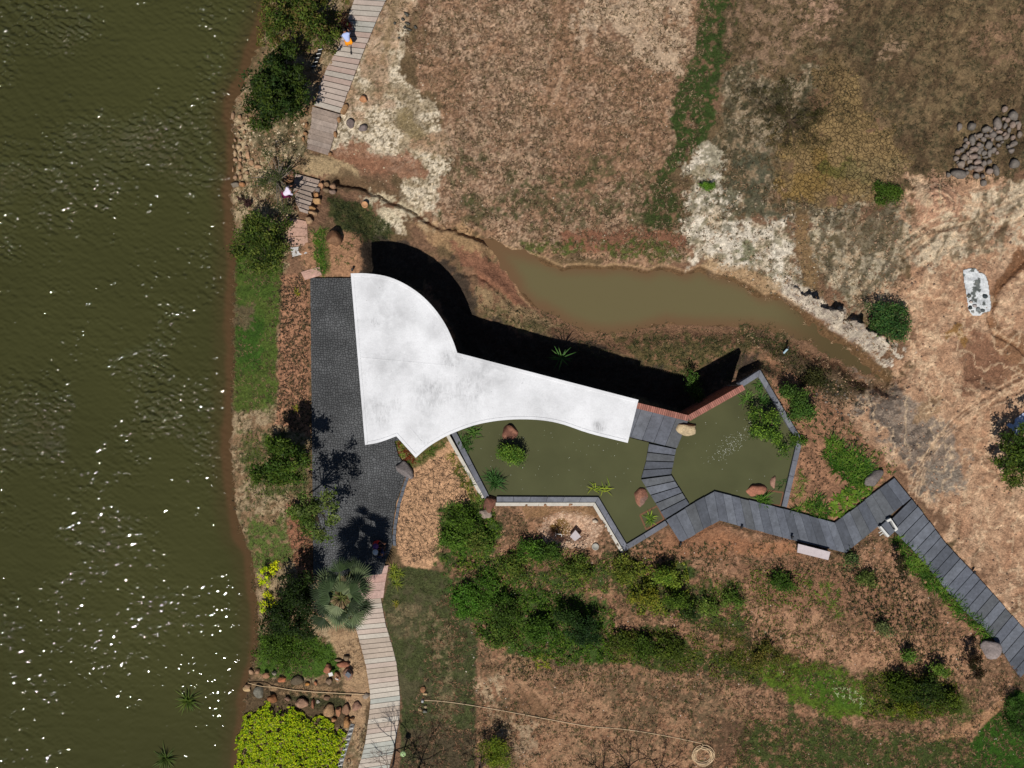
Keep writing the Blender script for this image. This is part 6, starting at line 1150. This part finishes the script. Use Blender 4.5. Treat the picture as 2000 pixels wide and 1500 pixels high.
for dx, dy, w_, h_ in ((0, .08, .36, .035), (-.17, 0, .03, .16), (.17, .02, .03, .12)): mb.box((X + dx, Y + dy, .08 + abs(dx)), (w_, h_, .04), -.08)
tag(mb.build("white_bracket", white_m), "small white bracket at the rim of the muddy pit", "bracket")
for px, py, s_, rz, m_, lab, nm in [(646,1317,.24,.3,white_m,"white card leaning between the tan stones","card"),(680,1318,.30,-.7,slab_m,"dark square plate lying on the pinkish boulder","plate")]:
    mb = MB(); X, Y = W(px, py, .45); mb.box((X, Y, .46), (s_, s_ * .85, .03), rz, bevel=.005); tag(mb.build(nm, m_), lab, nm)
mb = MB(); mb.tube([(*W(655, 1325, .4), .4), (*W(661, 1328, .4), .38)], .035, 6); tag(mb.build("stick", white_m), "short white stick on the upright tan stone", "stick")
for x, y, lab, z in [(689,528,"black spotlight on a spike at the north corner of the roof",.0),(1447,1029,"black bollard light beside the middle of the slate walkway",0),(1545,1049,"small dark ground light near the pale bench",.1),(1328,1062,"small black light under the southern corner of the slate terrace",-.05),(1900,1117,"black ground light on the right edge of the slate walkway",0),(1537,680,"dark ground light beside the pale tube in the canal scrub",-.9)]:
    o = empty("ground_light", (*W(x, y, z), z), lab, "light", "small black ground lights"); X, Y = W(x, y, z); mb = MB(); mb.tube([(X, Y, z - .1), (X, Y, z + .2)], .03, 8); mb.build("post", black_m, o); mb = MB(); mb.tube([(X - .02, Y - .06, z + .22), (X + .03, Y + .1, z + .28)], [.05, .075], 10); mb.build("lamp_head", black_m, o)
mb = MB(); mb.tube([(*W(1530, 690, -.8), -.78), (*W(1538, 681, -.8), -.72)], .06, 8); tag(mb.build("tube", mat("pale_blue", c(170, 196, 206), .4)), "short pale blue tube lying in the canal scrub", "tube")
# slatted troughs
def trough(P0, P1, w, n, z, label):
    A_ = np.array(W(*P0, z)); B_ = np.array(W(*P1, z)); d = B_ - A_; l = np.linalg.norm(d); d /= l; nn = np.array([-d[1], d[0]]); rz = math.atan2(d[1], d[0]); root = empty("slatted_trough", (*((A_ + B_) / 2), z), label, "trough")
    m = (A_ + B_) / 2; mb = MB(); mb.box((m[0], m[1], z - .12), (l, w, .1), rz)
    for s_ in (1, -1): p = m + nn * s_ * (w / 2 - .015); mb.box((p[0], p[1], z + .005), (l, .03, .15), rz)
    mb.build("channel", black_m, root)
    for i in range(n): p = A_ + d * l * (i + .7) / (n + .3); bars = MB(); bars.box((p[0], p[1], z + .1), (.035, w * .95, .03), rz + .55); bars.build("bar", white_m, root)
trough((689, 1415), (663, 1500), .26, 8, .12, "black slatted trough with white slanting bars beside the lime hedge")
trough((628, 92), (612, 135), .26, 5, NORTHZ + .12, "black slatted trough with white bars left of the upper boardwalk")
# bamboo pole and hose
pole_m = mat("bamboo", c(196, 168, 130), .6, noise=((6, .1),)); mb = MB(); pts = []
for t in range(25):
    x = 485 + (722 - 485) * t / 24; y = float(np.interp(x, [485, 530, 570, 620, 680, 722], [1333, 1340, 1347, 1351, 1354, 1356])); X, Y, z = place(x, y); pts.append([float(X), float(Y), float(z) + .07])
for _ in range(6):
    for i in range(1, 24): pts[i][2] = max(pts[i][2], (pts[i - 1][2] + pts[i + 1][2]) / 2)
mb.tube(pts, .028, 6); tag(mb.build("bamboo_pole", pole_m), "long thin bamboo pole lying from the lake to the lower boardwalk", "pole")
hose = MB(); hp_ = catmull([(828,1367),(870,1370),(932,1379),(1000,1391),(1080,1406),(1150,1418),(1220,1424),(1290,1435),(1345,1446),(1372,1452)], 5); HP = []
for x, y in hp_:
    X, Y, z = place(x, y); HP.append((float(X), float(Y), float(z) + .04))
cxp, cyp = 1372, 1475; rr_ = random.Random(4)
for k in range(7):
    ra = rr_.uniform(15, 23); rb = rr_.uniform(14, 21); ox, oy = rr_.uniform(-2.5, 2.5), rr_.uniform(-2.5, 2.5)
    for i in range(20):
        a = -math.pi / 2 + 2 * math.pi * (i / 20); X, Y, z = place(cxp + ox + ra * math.cos(a), cyp + oy + rb * math.sin(a)); HP.append((float(X), float(Y), float(z) + .05 + .015 * k))
hose.tube(HP, .022, 6); tag(hose.build("hose", mat("hose_cream", c(206, 178, 140), .5)), "long cream garden hose running across the earth into a coil", "hose")
# sheets
def sheet(name, pts, z, m, label, amp=.06, seed=1):
    P = np.array([W(x, y, z) for x, y in pts]); lo, hi = P.min(0), P.max(0); st = .045; xs = np.arange(lo[0], hi[0], st); ys = np.arange(lo[1], hi[1], st); X, Y = np.meshgrid(xs, ys, indexing='ij'); ins = sdist(X, Y, P) > 0
    Z = zat(X, Y) + .04 + amp * np.abs(fbm(X, Y, .35, 4, seed) - .5) * 4 + .02 * sstep(.12, 0, sdist(X, Y, P)); idx = -np.ones(X.shape, int); idx[ins] = np.arange(ins.sum()); q = np.stack([idx[:-1, :-1], idx[1:, :-1], idx[1:, 1:], idx[:-1, 1:]], -1).reshape(-1, 4); q = q[(q >= 0).all(1)]
    V = np.stack([X[ins], Y[ins], Z[ins]], 1); d = fbm(V[:, 0], V[:, 1], .28, 4, 9) + .12 * (sdist(V[:, 0], V[:, 1], P) > .3); C = np.where((d > .68)[:, None], np.array(c(96, 100, 96)), np.array(c(206, 208, 208))) if name == "tarpaulin" else np.tile(np.array(c(196, 206, 228)), (len(V), 1))
    o = np_mesh(name, V, [q], C, m, smooth=True); mo = o.modifiers.new("thick", 'SOLIDIFY'); mo.thickness = .012; return tag(o, label, name.replace("_", " "))
tm = mat("tarp", vcol=True, rough=.6, noise=((9, .2), (40, .2)), bump=(25, .02))
sheet("tarpaulin", catmull([(1879,527),(1893,524),(1906,525),(1912,533),(1924,536),(1930,560),(1934,590),(1936,608),(1922,611),(1914,617),(1900,617),(1891,607),(1888,592),(1884,570),(1881,545)], 2), -.2, tm, "wrinkled white tarpaulin with grey dirt and stones on the eastern earth", .03)
for x, y, a, co_, lab in [(1904,597,5,c(170,160,156),"pale pinkish block in the middle of the tarpaulin's stones"),(1911,604,5,c(130,134,134),"grey block right of the pale one on the tarpaulin"),(1897,590,4,c(186,172,162),"small pale stone topmost on the tarpaulin"),(1896,601,5,c(60,66,66),"dark stone left on the tarpaulin"),(1900,609,4,c(150,150,144),"light grey stone lowest on the tarpaulin"),(1893,578,5,c(96,96,88),"olive stone at the left edge of the tarpaulin"),(1924,578,6,c(60,68,70),"dark lump at the right side of the tarpaulin"),(1920,606,5,c(84,88,88),"dark grey stone at the lower right of the tarpaulin")]:
    rock(x, y, a, a * .9, .6, .22, co_, lab, "stone", "stones lying on the tarpaulin", name="stone", sub=2, blocky=.7)
sheet("plastic_sheet", [(1963,831),(1970,825),(1979,828),(1980,818),(2000,805),(2030,812),(2030,840),(1990,848),(1984,851),(1975,840)], -.2, mat("blue_white_plastic", vcol=True, rough=.3, noise=((7, .15),), spec=.5), "crumpled bluish white plastic sheet behind the tree at the right edge", .09, 4)
# pale lamp head on a post
X, Y = W(787, 1473, 1.2); lamp = empty("post_lamp", (X, Y, 0), "pale green round lamp head on a dark post right of the lower boardwalk", "lamp"); mb = MB(); mb.tube([(X, Y, -.1), (X, Y, 1.1)], .04, 8); mb.build("post", black_m, lamp)
disc("lamp_head", 787, 1473, .17, 1.1, 1.28, mat("pale_green_glass", c(176, 204, 140), .35, spec=.5), None, None); lh = bpy.data.objects["lamp_head.006"] if "lamp_head.006" in bpy.data.objects else [o for o in bpy.data.objects if o.name.startswith("lamp_head") and o.parent is None][0]
lh.parent = lamp; lh.matrix_parent_inverse = Matrix.Translation(-Vector(lamp.location))
X, Y = W(679, 1494, .25); mb = MB(); n_ = 20; mb.tube([(X + .11 * math.cos(a * .33), Y + .17 * math.sin(a * .33), .25) for a in range(20)], .025, 6); tag(mb.build("ring", mat("tan_ring", c(150, 126, 96), .6)), "oval tan ring on the dark ground at the end of the slatted trough", "ring")
# submerged square planter frames
fr_m = mat("brown_frame", c(112, 78, 56), .8)
for pts, lab in [([(1250,1006),(1284,988),(1297,1014),(1262,1034)], "brown square planter frame just under the water by the slate bridge"), ([(1500,958),(1530,962),(1524,988),(1494,984)], "brown square planter frame in the south-east corner of the pond")]:
    mb = MB()
    for i in range(4):
        a = np.array(W(*pts[i], PZ)); b_ = np.array(W(*pts[(i + 1) % 4], PZ)); m = (a + b_) / 2; d = b_ - a; mb.box((m[0], m[1], PZ - .04 + .002 * i), (np.linalg.norm(d), .10, .1), math.atan2(d[1], d[0]))
    tag(mb.build("planter_frame", fr_m), lab, "planter")

# ------------------------------------------------------------ people
skin_m = mat("skin", c(150, 104, 80), .6); hair_m = mat("hair", c(24, 20, 18), .6)
def skin_mesh(name, J, E, m, parent, sub=2):
    """J: joint -> (x, y, z, radius); E: edges between joints; first joint is the root"""
    names = list(J); me = bpy.data.meshes.new(name); me.from_pydata([J[k][:3] for k in names], [(names.index(a), names.index(b_)) for a, b_ in E], []); o = link(name, me, parent); o.modifiers.new("skin", 'SKIN'); me.materials.append(m)
    for i, k in enumerate(names): me.skin_vertices[0].data[i].radius = (J[k][3], J[k][3])
    me.skin_vertices[0].data[0].use_root = True; s_ = o.modifiers.new("sub", 'SUBSURF'); s_.levels = sub; s_.render_levels = sub; o.modifiers["skin"].use_smooth_shade = True
    dg = bpy.context.evaluated_depsgraph_get(); me2 = bpy.data.meshes.new_from_object(o.evaluated_get(dg)); o.modifiers.clear(); o.data = me2; return o
def person(px, py, z, face, label, pose, top, legs, hat=None, hold=None):
    """face: heading in radians; pose 'stand' | 'bend' | 'sit'"""
    X, Y = W(px, py, z + .9); root = empty("person", (X, Y, z), label, "person"); cf, sf = math.cos(face), math.sin(face)
    def T(f, l, u, r): return (X + f * cf - l * sf, Y + f * sf + l * cf, z + u, r)
    if pose == 'stand': hip, ch, nk, hd = (0, .92), (.03, 1.28), (.05, 1.46), (.08, 1.62); kn, ft = (.05, .5), (0, .07)
    elif pose == 'bend': hip, ch, nk, hd = (-.12, .86), (.22, 1.08), (.38, 1.16), (.5, 1.22); kn, ft = (.08, .47), (0, .07)
    else: hip, ch, nk, hd = (0, .50), (.05, .85), (.08, 1.03), (.12, 1.19); kn, ft = (.42, .50), (.46, .07)
    J = {'hip': T(hip[0], 0, hip[1], .13), 'ch': T(ch[0], 0, ch[1], .14), 'nk': T(nk[0], 0, nk[1], .06), 'hd': T(hd[0], 0, hd[1], .09), 'tp': T(hd[0] + .01, 0, hd[1] + .11, .075), 'nose': T(hd[0] + .1, 0, hd[1] - .01, .02)}; E = [('hip', 'ch'), ('ch', 'nk'), ('nk', 'hd'), ('hd', 'tp'), ('hd', 'nose')]
    for s_, q in ((1, 'L'), (-1, 'R')):
        J['ear' + q] = T(hd[0], s_ * .085, hd[1], .018); E.append(('hd', 'ear' + q))
        J['hp' + q] = T(hip[0] + .01, s_ * .1, hip[1] - .04, .09); J['kn' + q] = T(kn[0], s_ * .12, kn[1], .06); J['an' + q] = T(ft[0] - .02, s_ * .12, ft[1] + .03, .04); J['to' + q] = T(ft[0] + .16, s_ * .14, ft[1] - .02, .04)
        E += [('hip', 'hp' + q), ('hp' + q, 'kn' + q), ('kn' + q, 'an' + q), ('an' + q, 'to' + q)]
        sh = (ch[0] + .02, ch[1] + .10); J['sh' + q] = T(sh[0], s_ * .19, sh[1], .06); J['el' + q] = T(sh[0] + .12, s_ * .27, sh[1] - .24, .045); J['wr' + q] = T(sh[0] + .36, s_ * .2, sh[1] - .26, .028); J['pa' + q] = T(sh[0] + .43, s_ * .19, sh[1] - .26, .03)
        E += [('ch', 'sh' + q), ('sh' + q, 'el' + q), ('el' + q, 'wr' + q), ('wr' + q, 'pa' + q)]
        for f in range(5):
            ang = (f - 2) * .3; ln = (.05, .075, .085, .078, .06)[f]; o_ = -s_ if f == 0 else 0
            J[f'f{f}' + q] = T(sh[0] + .46 + (0 if f else -.03), s_ * .19 + (f - 2) * .018 * s_ * -1 + o_ * .02, sh[1] - .265, .009); J[f'g{f}' + q] = T(sh[0] + .46 + ln * math.cos(ang), s_ * .19 - (f - 2) * .022 * s_ + o_ * .03, sh[1] - .29, .008); E += [('pa' + q, f'f{f}' + q), (f'f{f}' + q, f'g{f}' + q)]
    skin_mesh("body", J, E, skin_m, root)
    G = lambda k, r: (*J[k][:3], r)
    JS = {'ch': G('ch', .175), 'hip': G('hip', .16), 'nk': G('nk', .08)}; ES = [('ch', 'hip'), ('ch', 'nk')]
    for q in 'LR': JS['sh' + q] = G('sh' + q, .085); JS['el' + q] = G('el' + q, .065); ES += [('ch', 'sh' + q), ('sh' + q, 'el' + q)]
    skin_mesh("shirt", JS, ES, mat("cloth_shirt", top, .8, noise=((20, .12),)), root)
    JT = {'hip': G('hip', .165)}; ET = []
    for q in 'LR': JT['hp' + q] = G('hp' + q, .115); JT['kn' + q] = G('kn' + q, .085); JT['an' + q] = G('an' + q, .06); ET += [('hip', 'hp' + q), ('hp' + q, 'kn' + q), ('kn' + q, 'an' + q)]
    skin_mesh("trousers", JT, ET, mat("cloth_trousers", legs, .85, noise=((20, .12),)), root)
    h0 = Vector(J['tp'][:3]); mb = MB(); V, F = ico(2)
    if hat is None: mb.add([(h0.x - cf * .02 + v[0] * .098, h0.y - sf * .02 + v[1] * .098, h0.z - .02 + v[2] * .085) for v in V if True], [tuple(f) for f in F]); mb.build("hair", hair_m, root, True)
    else:
        vs = []; fs = []; n = 18
        for r, u in ((.17, -.02), (.165, -.005), (.10, .02), (.095, .09), (.05, .12), (.001, .125)):
            for k in range(n): vs.append((h0.x + r * math.cos(6.283 * k / n), h0.y + r * math.sin(6.283 * k / n), h0.z + u))
        for j in range(5):
            for k in range(n): fs.append((j * n + k, j * n + (k + 1) % n, (j + 1) * n + (k + 1) % n, (j + 1) * n + k))
        mb.add(vs, fs); mb.build("hat", mat("hat_cloth", hat, .7), root, True)
    return root, J
p1, J1 = person(679, 78, NORTHZ + .02, 1.9, "person in pale blue shirt and orange trousers bending on the upper boardwalk", 'bend', c(176, 190, 232), c(240, 150, 20))
pr = J1['paR'][:3]; mb = MB(); mb.tube([(pr[0] - .06, pr[1] + .2, pr[2] + .2), pr, (pr[0] + .12, pr[1] - 1.15, NORTHZ + .06)], .022, 6); mb.box((pr[0] + .12, pr[1] - 1.2, NORTHZ + .06), (.09, .2, .03), .1); tag(mb.build("long_tool", black_m), "long black-handled tool held by the person in orange trousers", "tool")
person(558, 378, NORTHZ + .55, .5, "person in white shirt and magenta trousers stooping left of the stone steps", 'bend', c(226, 214, 232), c(110, 24, 70))
person(731, 1064, .03, -.3, "person in a red shirt sitting in the palm's shade on the plaza", 'sit', c(190, 40, 40), c(40, 28, 52), hat=c(96, 60, 120))
person(731, 1079, .03, .6, "person in a grey shirt with a white hat sitting in the palm's shade", 'sit', c(150, 150, 150), c(30, 32, 36), hat=c(226, 226, 226))
person(746, 1083, .03, 2.6, "person in dark blue clothes sitting at the right of the group in the palm's shade", 'sit', c(24, 40, 78), c(22, 28, 44))
st_m = mat("stool_wood", c(110, 84, 60), .7)
for i, (x, y) in enumerate([(731,1064),(731,1079),(746,1083)]):
    X, Y = W(x, y, .9); o = empty("stool", (X, Y, .03), ["low stool under the person in the red shirt", "low stool under the person with the white hat", "low stool under the person in dark blue"][i], "stool", "stools under the seated people"); mb = MB(); mb.box((X, Y, .335), (.30, .30, .04), .3, bevel=.01); mb.build("seat", st_m, o)
    for a, b_ in ((.11, .11), (-.11, .11), (.11, -.11), (-.11, -.11)): mb = MB(); mb.tube([(X + a, Y + b_, .03), (X + a * .9, Y + b_ * .9, .315)], .018, 6); mb.build("leg", st_m, o)

# where several things would read alike, say which one by its order
from collections import defaultdict
dd = defaultdict(list)
for o in bpy.data.objects:
    if o.parent is None and 'label' in o: dd[o['label']].append(o)
ORD = ["first", "second", "third", "fourth", "fifth", "sixth", "seventh", "eighth", "ninth", "tenth", "eleventh", "twelfth", "thirteenth"]
for lab, os_ in dd.items():
    if len(os_) > 1:
        for i, o in enumerate(sorted(os_, key=lambda q: q.location.x)): o['label'] = (lab if len(lab.split()) < 14 else ' '.join(lab.split()[:0] + lab.replace(' of the row', '').replace(' in the row', '').split()[:13])) + f", {ORD[i] if i < 13 else str(i + 1) + 'th'} from left"
